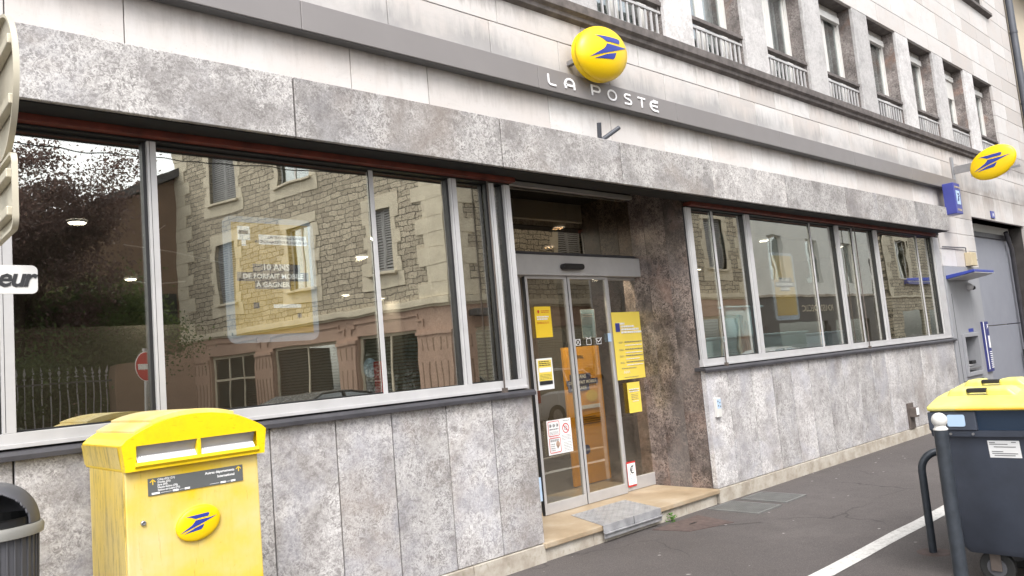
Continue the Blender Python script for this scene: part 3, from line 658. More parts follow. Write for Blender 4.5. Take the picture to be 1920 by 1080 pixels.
# metal band with raised letters
BX = thing('fascia_sign', 'long grey metal fascia band with raised white letters LA POSTE', 'sign', (5.6, -.1, 3.96))
bm_ = MB(); seams = [-3, .2, 2.45, 4.70, 6.74, 8.9, 11.0, 13.1, 15.15]
for a_, b_ in zip(seams[:-1], seams[1:]): bm_.box(a_+.0015, b_-.0015, -.10, -.004, 3.964, 4.172)
bm_.build('band', 'band_metal', BX, bevel=.004)
MB().box(-3, 15.14, -.09, -.006, 3.958, 3.9635).build('band_underside', 'band_dark', BX)
LW = .020
def letter(nm, *strokes):
    mb = MB()
    for pts, cl_ in strokes: stroke(mb, pts, LW, -.1005, .009, cl_)
    mb.build('letter', 'white_letters', BX, bevel=.004)
zb, zt = 4.020, 4.115; hz = zt-zb
letter('L', ([(4.822, zt), (4.822, zb+.035)]+arc(4.850, zb+.028, .028, 180, 270, 5)+[(4.915, zb)], 0))
letter('A', ([(5.040, zb), (5.040, zt-.045)]+arc(5.097, zt-.045, .057, 180, 0, 9, .045)+[(5.154, zb)], 0), ([(5.042, zb+.034), (5.152, zb+.034)], 0))
letter('P', ([(5.400, zb-.002), (5.400, zt), (5.470, zt)]+arc(5.478, zt-.027, .034, 90, -90, 8, .027)+[(5.405, zt-.054)], 0))
letter('O', (arc(5.688, (zb+zt)/2, .060, 0, 345, 20, hz/2), 1))
letter('S', ([(5.972, zt), (5.915, zt)]+arc(5.912, zt-.022, .034, 90, 250, 6, .022)+[(5.935, zb+.050)]+arc(5.942, zb+.022, .034, 60, -90, 6, .022)+[(5.872, zb)], 0))
letter('T', ([(6.085, zt), (6.205, zt)], 0), ([(6.145, zt-.01), (6.145, zb-.002)], 0))
letter('E', ([(6.412, zt), (6.345, zt)]+arc(6.345, (zb+zt)/2, .058, 90, 270, 10, hz/2)+[(6.412, zb)], 0), ([(6.295, (zb+zt)/2), (6.400, (zb+zt)/2)], 0))
# oval sign on the facade
OV = thing('oval_sign', 'bulging yellow oval sign with blue bird emblem mounted flat above the metal fascia', 'sign', (5.38, -.15, 4.38))
TL = R(17)
mb = MB(); dome(mb, .365, .262, .13, TL, 5.46, -.20, 4.395); do_ = mb.build('dome', 'sign_yellow', OV, smooth='all', weld=True)
mb = MB(); e_ = [(5.46+.36*math.cos(t)*math.cos(TL)-.258*math.sin(t)*math.sin(TL), 4.395+.36*math.cos(t)*math.sin(TL)+.258*math.sin(t)*math.cos(TL)) for t in [2*math.pi*k/48 for k in range(48)]]
mb.prism(e_, -.198, -.15); mb.build('back_shell', 'sign_yellow', OV, smooth=True)
mb = MB(); bird(mb, .335, .365, .262, .13, TL, 5.46, -.20, 4.395, .003); mb.build('emblem', 'royal_blue', OV)
mb = MB(); mb.box(5.2, 5.25, -.15, .0, 4.3, 4.34); mb.box(5.5, 5.55, -.15, .0, 4.3, 4.34); mb.build('bracket', 'steel', OV)
# projecting oval sign
PS = thing('projecting_sign', 'yellow oval sign with blue bird emblem projecting from the wall on a bracket', 'sign', (15.35, -.65, 4.37))
def turn(x, y, z):  # build the dome facing -y around origin, then turn it to face -x
    return Matrix.Translation((x, y, z))@Matrix.Rotation(R(-90), 4, 'Z')
fr = turn(15.35, -.66, 4.365)
mb = MB(); dome(mb, .385, .275, .075, R(21), 0, 0, 0, two=True); mb.build('dome', 'sign_yellow', PS, smooth='all', weld=True, frame=fr)
mb = MB(); bird(mb, .375, .385, .275, .075, R(21), 0, 0, 0, .003, aspect=.95); mb.build('emblem', 'royal_blue', PS, frame=fr)
mb = MB(); mb.box(15.33, 15.37, -.33, -.03, 4.30, 4.44); mb.box(15.30, 15.40, -.03, .0, 4.16, 4.62); mb.box(15.335, 15.365, -1.06, -.3, 4.19, 4.23)
mb.build('bracket', 'steel', PS, bevel=.004)
# blue box sign
BS = thing('bank_sign', 'blue box sign with gold lettering and white emblem panel at the end of the fascia', 'sign', (14.7, -.2, 3.55))
MB().box(14.32, 14.62, -.30, -.12, 3.46, 3.995).build('box', 'deep_blue', BS, bevel=.008)
tx = MB(); text_mb(tx, 'LA BANQUE', .048, 14.47, -.302, 3.905, align='CENTER', bold=.012); text_mb(tx, 'POSTALE', .050, 14.47, -.302, 3.51, align='CENTER', bold=.012); tx.build('lettering', 'beige_box', BS)
po = MB().box(14.385, 14.555, -.306, -.300, 3.62, 3.86).build('emblem_panel', 'pale_blue', BS)
mb = MB()
for p in BIRD: mb.prism([(14.47+x*.085, 3.74+z*.2) for x, z in p], -.310, -.3065)
mb.build('emblem', 'navy', po)
# flag holder: two tube stubs leaning apart
FH = thing('flag_holder', 'two short grey tube stubs leaning apart on top of the marble lintel', 'flag holder', (5.5, -.15, 3.56))
x0 = 5.17
for a_, b_ in (((5.36, -.17, 3.56), (5.325, -.21, 3.71)), ((5.38, -.17, 3.56), (5.57, -.24, 3.69))):
    mb = MB(); mb.tube([a_, b_], .021, 12); mb.build('socket', 'pipe_grey', FH, smooth=True)
MB().box(5.28, 5.46, -.19, -.02, 3.558, 3.568).build('base_plate', 'rusty_brown', FH)
# house number on the limestone
HN = thing('house_number_plate', 'tiny square blue house number plate over the passage gate', 'house number', (17.1, -.01, 3.66))
MB().box(17.2, 17.42, -.018, -.002, 3.62, 3.76).build('plate', 'deep_blue', HN)
tx = MB(); text_mb(tx, '14', .11, 17.31, -.0195, 3.65, align='CENTER'); tx.build('lettering', 'paper_white', HN)

# ------------------------------------------------------------------ cash machine
AT = thing('cash_machine', 'grey cash machine panel set in the facade beside the passage gate', 'cash machine', (15, 0, .45))
def ring(mb, x0, x1, z0, z1, X0, X1, Z0, Z1, y0, y1):
    mb.box(x0, X0, y0, y1, z0, z1); mb.box(X1, x1, y0, y1, z0, z1); mb.box(X0, X1, y0, y1, z0, Z0); mb.box(X0, X1, y0, y1, Z1, z1)
p = MB(); ring(p, 14.2, 15.895, GR, 2.598, 14.62, 15.30, .76, 1.36, -.012, .05); po = p.build('wall_panel', 'atm_grey', AT, bevel=.003)
p = MB(); p.box(14.36, 14.375, -.014, -.0125, .62, 2.12); p.box(14.36, 15.4, -.014, -.0125, .61, .62); p.build('panel_seam', 'black_ink', po)
p = MB(); ring(p, 14.55, 15.34, .69, 1.42, 14.62, 15.30, .76, 1.36, -.05, -.013); p.box(14.62, 15.30, .24, .26, .76, 1.36); p.box(14.60, 14.62, .05, .26, .76, 1.36); p.box(15.30, 15.32, .05, .26, .76, 1.36); p.box(14.62, 15.3, .05, .26, 1.36, 1.38); p.box(14.62, 15.3, -.01, .24, .74, .76)
no = p.build('niche', 'atm_grey', AT, bevel=.004)
p = MB(); p.prism([(.24, 1.0), (.14, 1.02), (.24, 1.32)], 14.68, 15.24, axis='x'); p.build('screen', 'black_ink', no)
p = MB(); p.prism([(.24, .82), (-.03, .80), (-.03, .83), (.24, .92)], 14.68, 15.24, axis='x'); p.build('keypad_shelf', 'steel', no, bevel=.003)
for i in range(4): MB().box(14.76+i*.06, 14.80+i*.06, .0, .08, .862+.0, .878).build('key', 'frame_white', no)
p = MB(); p.box(15.02, 15.22, .02, .10, .88, .94); p.build('card_slot', 'mat_black', no, bevel=.01)
MB().box(14.95, 15.2, -.0145, -.013, 1.44, 1.50).build('sticker', 'royal_blue', AT)
CA = thing('cash_machine_canopy', 'blue wedge canopy with a white underside jutting over the cash machine', 'canopy', (15, -.2, 2.35))
p = MB(); p.prism([(-.012, 2.365), (-.45, 2.435), (-.45, 2.478), (-.012, 2.43)], 14.22, 15.25, axis='x'); p.build('hood', 'royal_blue', CA, bevel=.006)
p = MB(); p.prism([(-.03, 2.353), (-.455, 2.421), (-.455, 2.431), (-.03, 2.363)], 14.25, 15.27, axis='x'); p.build('light_panel', 'frame_white', CA)
CM = thing('security_camera', 'small white dome camera under the blue canopy', 'camera', (15.2, -.05, 2.2))
p = MB(); dome(p, .07, .07, .09, 0, 15.24, -.014, 2.235, two=False); p.build('housing', 'frame_white', CM, smooth=True)
p = MB(); dome(p, .04, .04, .05, 0, 15.275, -.075, 2.215); p.build('lens', 'mat_black', CM, smooth=True)
BP = thing('service_plaque', 'narrow tall blue plaque with white lettering on the corner between cash machine and passage gate', 'sign', (15.75, -.05, .7))
MB().box(15.62, 15.90, -.05, -.013, .70, 1.60).build('plate', 'plaque_blue', BP, bevel=.003)
p = MB(); p.box(15.63, 15.67, -.0535, -.051, .74, 1.60); p.box(15.80, 15.88, -.0535, -.051, 1.12, 1.34)
for i in range(9): p.box(15.78, 15.90, -.0535, -.051, .76+i*.035, .776+i*.035)
p.prism([(15.84+x*.06, 1.5+z*.12) for x, z in BIRD[0]], -.0535, -.051); p.prism([(15.84+x*.06, 1.5+z*.12) for x, z in BIRD[1]], -.0535, -.051)
p.build('lettering', 'paper_white', BP)
JB = thing('junction_box', 'beige junction box with a cable on the limestone above the cash machine', 'electrical box', (15.45, -.02, 2.62))
MB().box(15.33, 15.62, -.11, -.003, 2.615, 2.86).build('box', 'beige_box', JB, bevel=.008)
MB().tube([(15.36, -.03, 2.86), (15.36, -.03, 2.95), (14.25, -.02, 2.93)], .01, 6).build('cable', 'pipe_grey', JB)
MB().tube([(15.62, -.03, 2.74), (15.9, -.03, 2.74)], .012, 6).build('cable', 'pipe_grey', JB)

# ------------------------------------------------------------------ small things on the marble wall and the ground
RD = thing('access_keypad', 'slim white keypad with pale blue labels on the marble to the right of the entrance', 'keypad', (7.0, -.03, .84))
MB().box(6.958, 7.045, -.038, -.001, .845, 1.045).build('casing', 'white_paint', RD, bevel=.006)
p = MB(); p.box(6.966, 7.038, -.0395, -.0385, .935, 1.03); p.build('label', 'pale_blue', RD)
p = MB()
for x, z in ((6.975, 1.0), (7.008, .985), (6.978, .955), (7.012, .945)): p.box(x, x+.02, -.0405, -.0396, z, z+.018)
p.build('print', 'grey_ink', RD)
WB = thing('wall_ashtray', 'dark metal wall ashtray with a pale label low on the marble wall', 'ashtray', (11.95, -.05, .13))
MB().box(11.87, 12.06, -.03, -.001, .13, .50).build('back_plate', 'rusty_brown', WB, bevel=.004)
MB().box(11.88, 12.0, -.12, -.03, .30, .44).build('container', 'rusty_brown', WB, bevel=.006)
MB().box(11.90, 11.99, -.124, -.1205, .33, .435).build('label', 'paper_white', WB)
GX = ((6.56, 7.0, -.62, -.06), (7.12, 7.54, -.60, -.09))
for i, (x0, x1, y0, y1) in enumerate(GX):
    G_ = thing('ventilation_grating', ['steel ventilation grating in the pavement, the one next to the entrance step', 'steel ventilation grating in the pavement, the one farther from the entrance step'][i], 'grating', ((x0+x1)/2, (y0+y1)/2, GR), 'gratings at the foot of the marble wall')
    f = MB(); ring2 = [(x0, x1, y0, y0+.02), (x0, x1, y1-.02, y1), (x0, x0+.02, y0+.02, y1-.02), (x1-.02, x1, y0+.02, y1-.02)]
    for a_, b_, c_, d_ in ring2: f.box(a_, b_, c_, d_, GR-.02, GR+.012)
    f.build('frame', 'grate_steel', G_)
    gb = MB(); nx = 13; ny = 18
    gb.box(x0+.02, x1-.02, y0+.02, y1-.02, GR+.001, GR+.0045, mi=1)
    for k in range(nx):
        x = x0+.02+(x1-x0-.04)*(k+.5)/nx; gb.box(x-.004, x+.004, y0+.02, y1-.02, GR+.0045, GR+.010)
    for k in range(ny):
        y = y0+.02+(y1-y0-.04)*(k+.5)/ny; gb.box(x0+.02, x1-.02, y-.004, y+.004, GR+.0045, GR+.009)
    gb.build('bars', ['grate_steel', 'mat_black'], G_)
MH = thing('utility_cover', 'reddish brown rusty cover plate set in the asphalt beside the step', 'manhole cover', (6.0, -.3, GR))
p = MB(); p.add([(5.62, -.10, GR+.007), (6.30, -.12, GR+.007), (6.18, -.60, GR+.007), (5.72, -.44, GR+.007), (5.62, -.10, GR-.01), (6.30, -.12, GR-.01), (6.18, -.60, GR-.01), (5.72, -.44, GR-.01)], [(0, 3, 2, 1), (0, 1, 5, 4), (1, 2, 6, 5), (2, 3, 7, 6), (3, 0, 4, 7)]); p.build('plate', 'manhole', MH)
p = MB(); p.box(5.93, 6.03, -.30, -.28, GR+.0071, GR+.009); p.build('lifting_slot', 'mat_black', MH)
# aluminium tread plate on the step
TP = thing('tread_plate', 'aluminium chequer tread plate folded over the entrance step', 'step plate', (5.4, .2, .13))
p = MB(); X0, X1, YB = 5.03, 5.84, .54
p.add([(X0, -.045, .135), (X1, -.045, .135), (6.02, YB, .135), (5.24, YB, .135), (X0, -.045, .132), (X1, -.045, .132), (6.02, YB, .132), (5.24, YB, .132)], [(0, 1, 2, 3), (7, 6, 5, 4), (0, 4, 5, 1), (1, 5, 6, 2), (2, 6, 7, 3), (3, 7, 4, 0)])
p.box(X0, X1, -.05, -.045, .07, .135); p.box(X0, X1, -.072, -.05, .062, .07); p.box(X0, X1, -.053, -.048, .02, .062); po = p.build('sheet', 'tread_plate', TP, bevel=.0015)
p = MB()
for i in range(20):
    for j in range(14):
        u = (i+.5)/20; v = (j+.5)/14; x = (X0+u*(X1-X0))+v*.2; y = -.04+v*(YB+.035)
        dx, dy = ((.013, .007) if (i+j) % 2 else (.013, -.007))
        p.add([(x-dx, y-dy, .1352), (x+dx, y+dy, .1352), (x, y+.0035, .1385), (x, y-.0035, .1385)], [(0, 3, 1), (0, 1, 2), (0, 2, 3), (3, 2, 1)])
p.build('chequer_ribs', 'aluminium', TP)
p = MB(); p.box(5.44, 5.446, -.0515, -.0452, .06, .136); p.build('joint', 'mat_black', TP)
# weed
WD = thing('weed', 'small green weed growing at the foot of the entrance step', 'weed', (6.0, -.05, GR))
p = MB()
for i in range(70):
    a_ = random.uniform(0, 6.28); r_ = random.uniform(.0, .07); z = random.uniform(.0, .085)*(1-r_*6); x, y = 5.97+r_*math.cos(a_), -.055+r_*math.sin(a_)*.6
    L_ = random.uniform(.012, .03); t = random.uniform(0, 6.28); dx, dy = math.cos(t)*L_, math.sin(t)*L_
    p.add([(x, y, GR+z), (x+dx*.5-dy*.35, y+dy*.5+dx*.35, GR+z+.012), (x+dx, y+dy, GR+z+.006), (x+dx*.5+dy*.35, y+dy*.5-dx*.35, GR+z+.004)], [(0, 1, 2, 3)])
p.build('leaves', 'leaf_weed', WD)

# ------------------------------------------------------------------ downpipe and neighbour
DP = thing('downpipe', 'grey rainwater downpipe running down the joint at the end of the building', 'pipe', (20.68, -.09, 0))
MB().tube([(20.68, -.09, -.1), (20.68, -.09, 9.6), (20.75, -.12, 9.9), (20.78, -.3, 10.1)], .075, 14).build('pipe', 'pipe_grey', DP, smooth=True)
for z in (2.5, 4.6, 6.5, 8.2): MB().tube([(20.68, -.09, z), (20.68, -.09, z+.05)], .084, 14).build('collar', 'pipe_grey', DP, smooth=True)
NB = thing('neighbour_house', 'beige rendered house with a dark eave beyond the downpipe', 'house', (26, 0, 0))
MB().box(20.76, 34, .02, 8, -.1, 10.2).build('wall', 'beige_wall', NB)
MB().box(20.78, 34, -.6, .02, 9.7, 9.95).build('eave', 'rusty_brown', NB)
MB().box(20.78, 23, -.02, .02, -.1, 3.2).build('brown_door_surround', 'brown_render', NB)

# ------------------------------------------------------------------ mailbox
MX = thing('mailbox', 'yellow street mailbox with arched hood, two slots and oval emblem, against the marble wall', 'mailbox', (1.37, -.6, GR))
b = MB(); b.box(1.034, 1.656, -.835, -.23, .22, 1.262); bo = b.build('cabinet', 'post_yellow_faded', MX, bevel=.006)
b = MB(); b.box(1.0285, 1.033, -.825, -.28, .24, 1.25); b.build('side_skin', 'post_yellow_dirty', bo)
b = MB(); b.box(1.088, 1.100, -.838, -.8355, .26, 1.25); 
b = MB(); b.box(1.17, 1.57, -.77, -.42, GR, .22); b.build('foot', 'trash_grey', MX)
def hood_outline(x0, x1, zlo, zs, zt_, k=14, inset=0):
    c = (x0+x1)/2; pts = [(x0+inset, zlo), (x1-inset, zlo), (x1, zs)]
    hw = (x1-x0)/2
    for i in range(k+1):
        t = math.pi*(i/k); xx = c+hw*.93*math.cos(t); zz_ = zs+.022+(zt_-zs-.022)*(1-abs(math.cos(t))**2.2)
        pts.append((xx, zz_))
    pts.append((x0, zs)); return pts
YF, YBk = -.866, -.18
ho_ = hood_outline(1.016, 1.694, 1.250, 1.370, 1.482, inset=.014)
# front plate of the hood with the letter opening cut out: built from strips
h = MB()
h.prism(ho_, YF+.045, YBk); hobj = h.build('hood', 'post_yellow', MX, bevel=.004)
h = MB(); ox0, ox1, oz0, oz1 = 1.078, 1.642, 1.276, 1.362
op = [p for p in ho_ if p[1] >= 1.36]
h.add([(x, YF, z) for x, z in ho_]+[(x, YF+.045, z) for x, z in ho_], [(i, (i+1) % len(ho_), (i+1) % len(ho_)+len(ho_), i+len(ho_)) for i in range(len(ho_))])
# front face ring
arc_ = ho_[2:]  # right shoulder ... left shoulder
b_r, b_l = ho_[1], ho_[0]
y = YF
P_ = [(b_l[0], b_l[1]), (b_r[0], b_r[1]), (ox0, oz0), (ox1, oz0), (ox1, oz1), (ox0, oz1)]+arc_
na = len(arc_); A0 = 6
fsr = [(0, 1, 3, 2), (1, A0, 4, 3), (0, 2, 5, A0+na-1)]
# top: fan arc vertices to opening top edge subdivided
vsr = [(x, y, z) for x, z in P_]
mid_i = A0+na//2
fsr.append(tuple([4]+list(range(A0, mid_i+1)))); fsr.append(tuple([5, 4]+[mid_i])); fsr.append(tuple([5]+list(range(mid_i, A0+na))))
h.add(vsr, fsr); h.build('hood_front', 'post_yellow', hobj)
# inner reveal, flaps and printed lip, divider
r_ = MB(); r_.box(ox0, ox1, YF+.041, YF+.044, oz0, oz1); r_.build('opening_back', 'post_yellow_dirty', hobj)
for a_, c_ in ((1.084, 1.349), (1.370, 1.636)):
    fl = MB(); fl.add([(a_, YF+.006, oz1), (c_, YF+.006, oz1), (c_, YF+.034, oz0+.036), (a_, YF+.034, oz0+.036)], [(0, 3, 2, 1)]); fl.build('flap', 'flap_silver', hobj)
    lp = MB(); lp.add([(a_, YF-.002, oz0+.002), (c_, YF-.002, oz0+.002), (c_, YF+.036, oz0+.040), (a_, YF+.036, oz0+.040)], [(0, 1, 2, 3)]); lo = lp.build('slot_lip', 'paper_white', hobj)
    ds = MB(); 
    for rr in range(3):
        for i in range(22):
            t = .15+.33*rr; x = a_+.006+(c_-a_-.012)*(i+.3*(rr % 2))/22; yy, zz_ = YF-.002+.038*t, oz0+.002+.038*t
            ds.add([(x, yy-.0006, zz_+.0006), (x+.005, yy-.0006, zz_+.0006), (x+.006, yy+.0035, zz_+.0036), (x+.001, yy+.0035, zz_+.0036)], [(0, 1, 2, 3)])
    ds.build('lip_print', 'grey_ink', lo)
MB().prism([(1.350, oz0), (1.369, oz0), (1.369, oz1), (1.350, oz1)], YF, YF+.04).build('slot_divider', 'post_yellow', hobj, bevel=.003)
MB().prism([(YF-.002, 1.262), (YF-.012, 1.272), (YF-.008, 1.286), (YF+.0, 1.288), (YF+.0, 1.262)][::-1], 1.07, 1.65, axis='x').build('drip_rail', 'post_yellow', hobj, bevel=.002)
# stepped roof plates
def hood_top(x0, x1, zoff, y0, y1, n_=8):
    c = 1.355; hw = .339; o = MB(); pts = []
    def zt2(x):
        u = min(1, abs(x-c)/(hw*.93)); return 1.392+(1.482-1.392)*(1-u**2.2)
    xs = [x0+(x1-x0)*i/n_ for i in range(n_+1)]
    top = [(x, zt2(x)+zoff) for x in xs]; bot = [(x, zt2(x)-.01) for x in xs]
    o.prism(bot+top[::-1], y0, y1); return o
hood_top(1.085, 1.625, .010, YF+.05, YBk+.01, 12).build('roof_plate', 'post_yellow_faded', hobj, bevel=.002)
hood_top(1.16, 1.55, .021, YF+.04, YBk+.02, 12).build('roof_plate', 'post_yellow_faded', hobj, bevel=.002)
s_ = MB(); s_.add([(1.0275, YF+.06, 1.262), (1.0275, YBk+.01, 1.262), (1.0145, YBk+.01, 1.362), (1.0145, YF+.06, 1.362)], [(0, 1, 2, 3)]); s_.build('side_stain', 'post_yellow_dirty', hobj)
# destination plate
MB().box(1.130, 1.574, -.8395, -.836, 1.128, 1.206).build('destination_plate', 'plate_grey', MX)
pz = MB()
for i, t in enumerate(("Côte-d'Or (21)", 'Doubs (25)', 'Jura (39)', 'Haute-Saône (70)', 'Saône-et-Loire (71)')): text_mb(pz, t, .0125, 1.172, -.840, 1.1925-i*.0118, bold=.012)
text_mb(pz, 'Autres départements', .0165, 1.532, -.840, 1.184, align='RIGHT', bold=.015); text_mb(pz, 'International', .0165, 1.532, -.840, 1.162, align='RIGHT', bold=.015)
for x0, x1 in ((1.145, 1.180), (1.238, 1.264), (1.292, 1.316), (1.462, 1.487), (1.512, 1.535)): pz.box(x0, x1, -.8405, -.8396, 1.132, 1.1405)
for x0, x1 in ((1.185, 1.233), (1.268, 1.288), (1.41, 1.455), (1.49, 1.508)): pz.box(x0, x1, -.8402, -.8396, 1.1355, 1.1368)
pz.build('plate_lettering', 'paper_white', MX)
ar = MB()
for x in (1.151, 1.553):
    stroke(ar, [(x, 1.176), (x, 1.198)], .004, -.8396, .001); stroke(ar, [(x-.012, 1.188), (x, 1.199), (x+.012, 1.188)], .004, -.8396, .001)
ar.build('arrow', 'paper_yellow', MX)
e1 = MB(); tt = R(16)
dome(e1, .106, .079, .016, tt, 1.346, -.846, .968, n=40); eo = e1.build('emblem_disc', 'sign_yellow', MX, smooth='all')
e1 = MB(); dome(e1, .1065, .0795, .001, tt, 1.346, -.8455, .968, n=40); 
e2 = MB(); bird(e2, .110, .106, .079, .016, tt, 1.344, -.846, .968, .0006); e2.build('emblem', 'royal_blue', eo)
e3 = MB(); el = [(1.346+.104*math.cos(t)*math.cos(tt)-.077*math.sin(t)*math.sin(tt), .968+.104*math.cos(t)*math.sin(tt)+.077*math.sin(t)*math.cos(tt)) for t in [2*math.pi*k/40 for k in range(40)]]
e3.prism(el, -.8455, -.835); e3.build('emblem_base', 'post_yellow', eo, smooth=True)
lk = MB(); lk.add([(1.104+r_*math.cos(t), yy, 1.013+r_*math.sin(t)) for r_, yy in ((.012, -.836), (.011, -.845), (.0075, -.847), (.006, -.842)) for t in [2*math.pi*k/16 for k in range(16)]], [(i*16+k, i*16+(k+1) % 16, (i+1)*16+(k+1) % 16, (i+1)*16+k) for i in range(3) for k in range(16)]+[tuple(48+k for k in range(16))])
lk.build('lock', 'steel', MX, smooth=True)

# ------------------------------------------------------------------ litter bin at the left edge
TB = thing('litter_bin', 'grey domed litter bin with a dark mouth at the left edge of the photo', 'litter bin', (.565, -.62, GR))
cx, cy = .563, -.60
p = MB(); p.lathe([(.145, GR+.04), (.160, .4), (.170, 1.05)], cx, cy, 36)
# vertical flutes on the body
for k in range(36):
    t = 2*math.pi*k/36; p.tube([(cx+.147*math.cos(t), cy+.147*math.sin(t), GR+.06), (cx+.172*math.cos(t), cy+.172*math.sin(t), 1.035)], .004, 5)
p.build('body', 'trash_grey', TB, smooth=True)
p = MB(); p.lathe([(.170, 1.035), (.192, 1.04), (.196, 1.07), (.188, 1.085), (.17, 1.085)], cx, cy, 40); p.build('rim', 'trash_rim', TB, smooth=True)
dm = MB(); nA, nH = 140, 48; vs = []; idx = {}
for i in range(nH+1):
    ph = R(90*i/nH); rr = .180*math.cos(ph)**.95 if i < nH else .001; zz_ = 1.085+.185*math.sin(ph)
    for k in range(nA): vs.append((cx+rr*math.cos(2*math.pi*k/nA), cy+rr*math.sin(2*math.pi*k/nA), zz_))
fs = []
for i in range(nH):
    for k in range(nA):
        ang = 2*math.pi*(k+.5)/nA; c_ = (math.cos(ang), math.sin(ang)); el_ = (i+.5)/nH
        # mouth towards -y
        dth = abs((ang-R(262)+math.pi) % (2*math.pi)-math.pi)
        if (dth/R(50))**2+((el_)/.58)**2 < 1: continue
        fs.append((i*nA+k, i*nA+(k+1) % nA, (i+1)*nA+(k+1) % nA, (i+1)*nA+k))
dm.add(vs, fs); d_o = dm.build('dome_lid', 'trash_grey', TB, smooth='all')
sm = d_o.modifiers.new('thick', 'SOLIDIFY'); sm.thickness = .006
MB().lathe([(.001, 1.06), (.17, 1.06), (.17, 1.12), (.176, 1.12)], cx, cy, 32).build('liner', 'mat_black', TB)

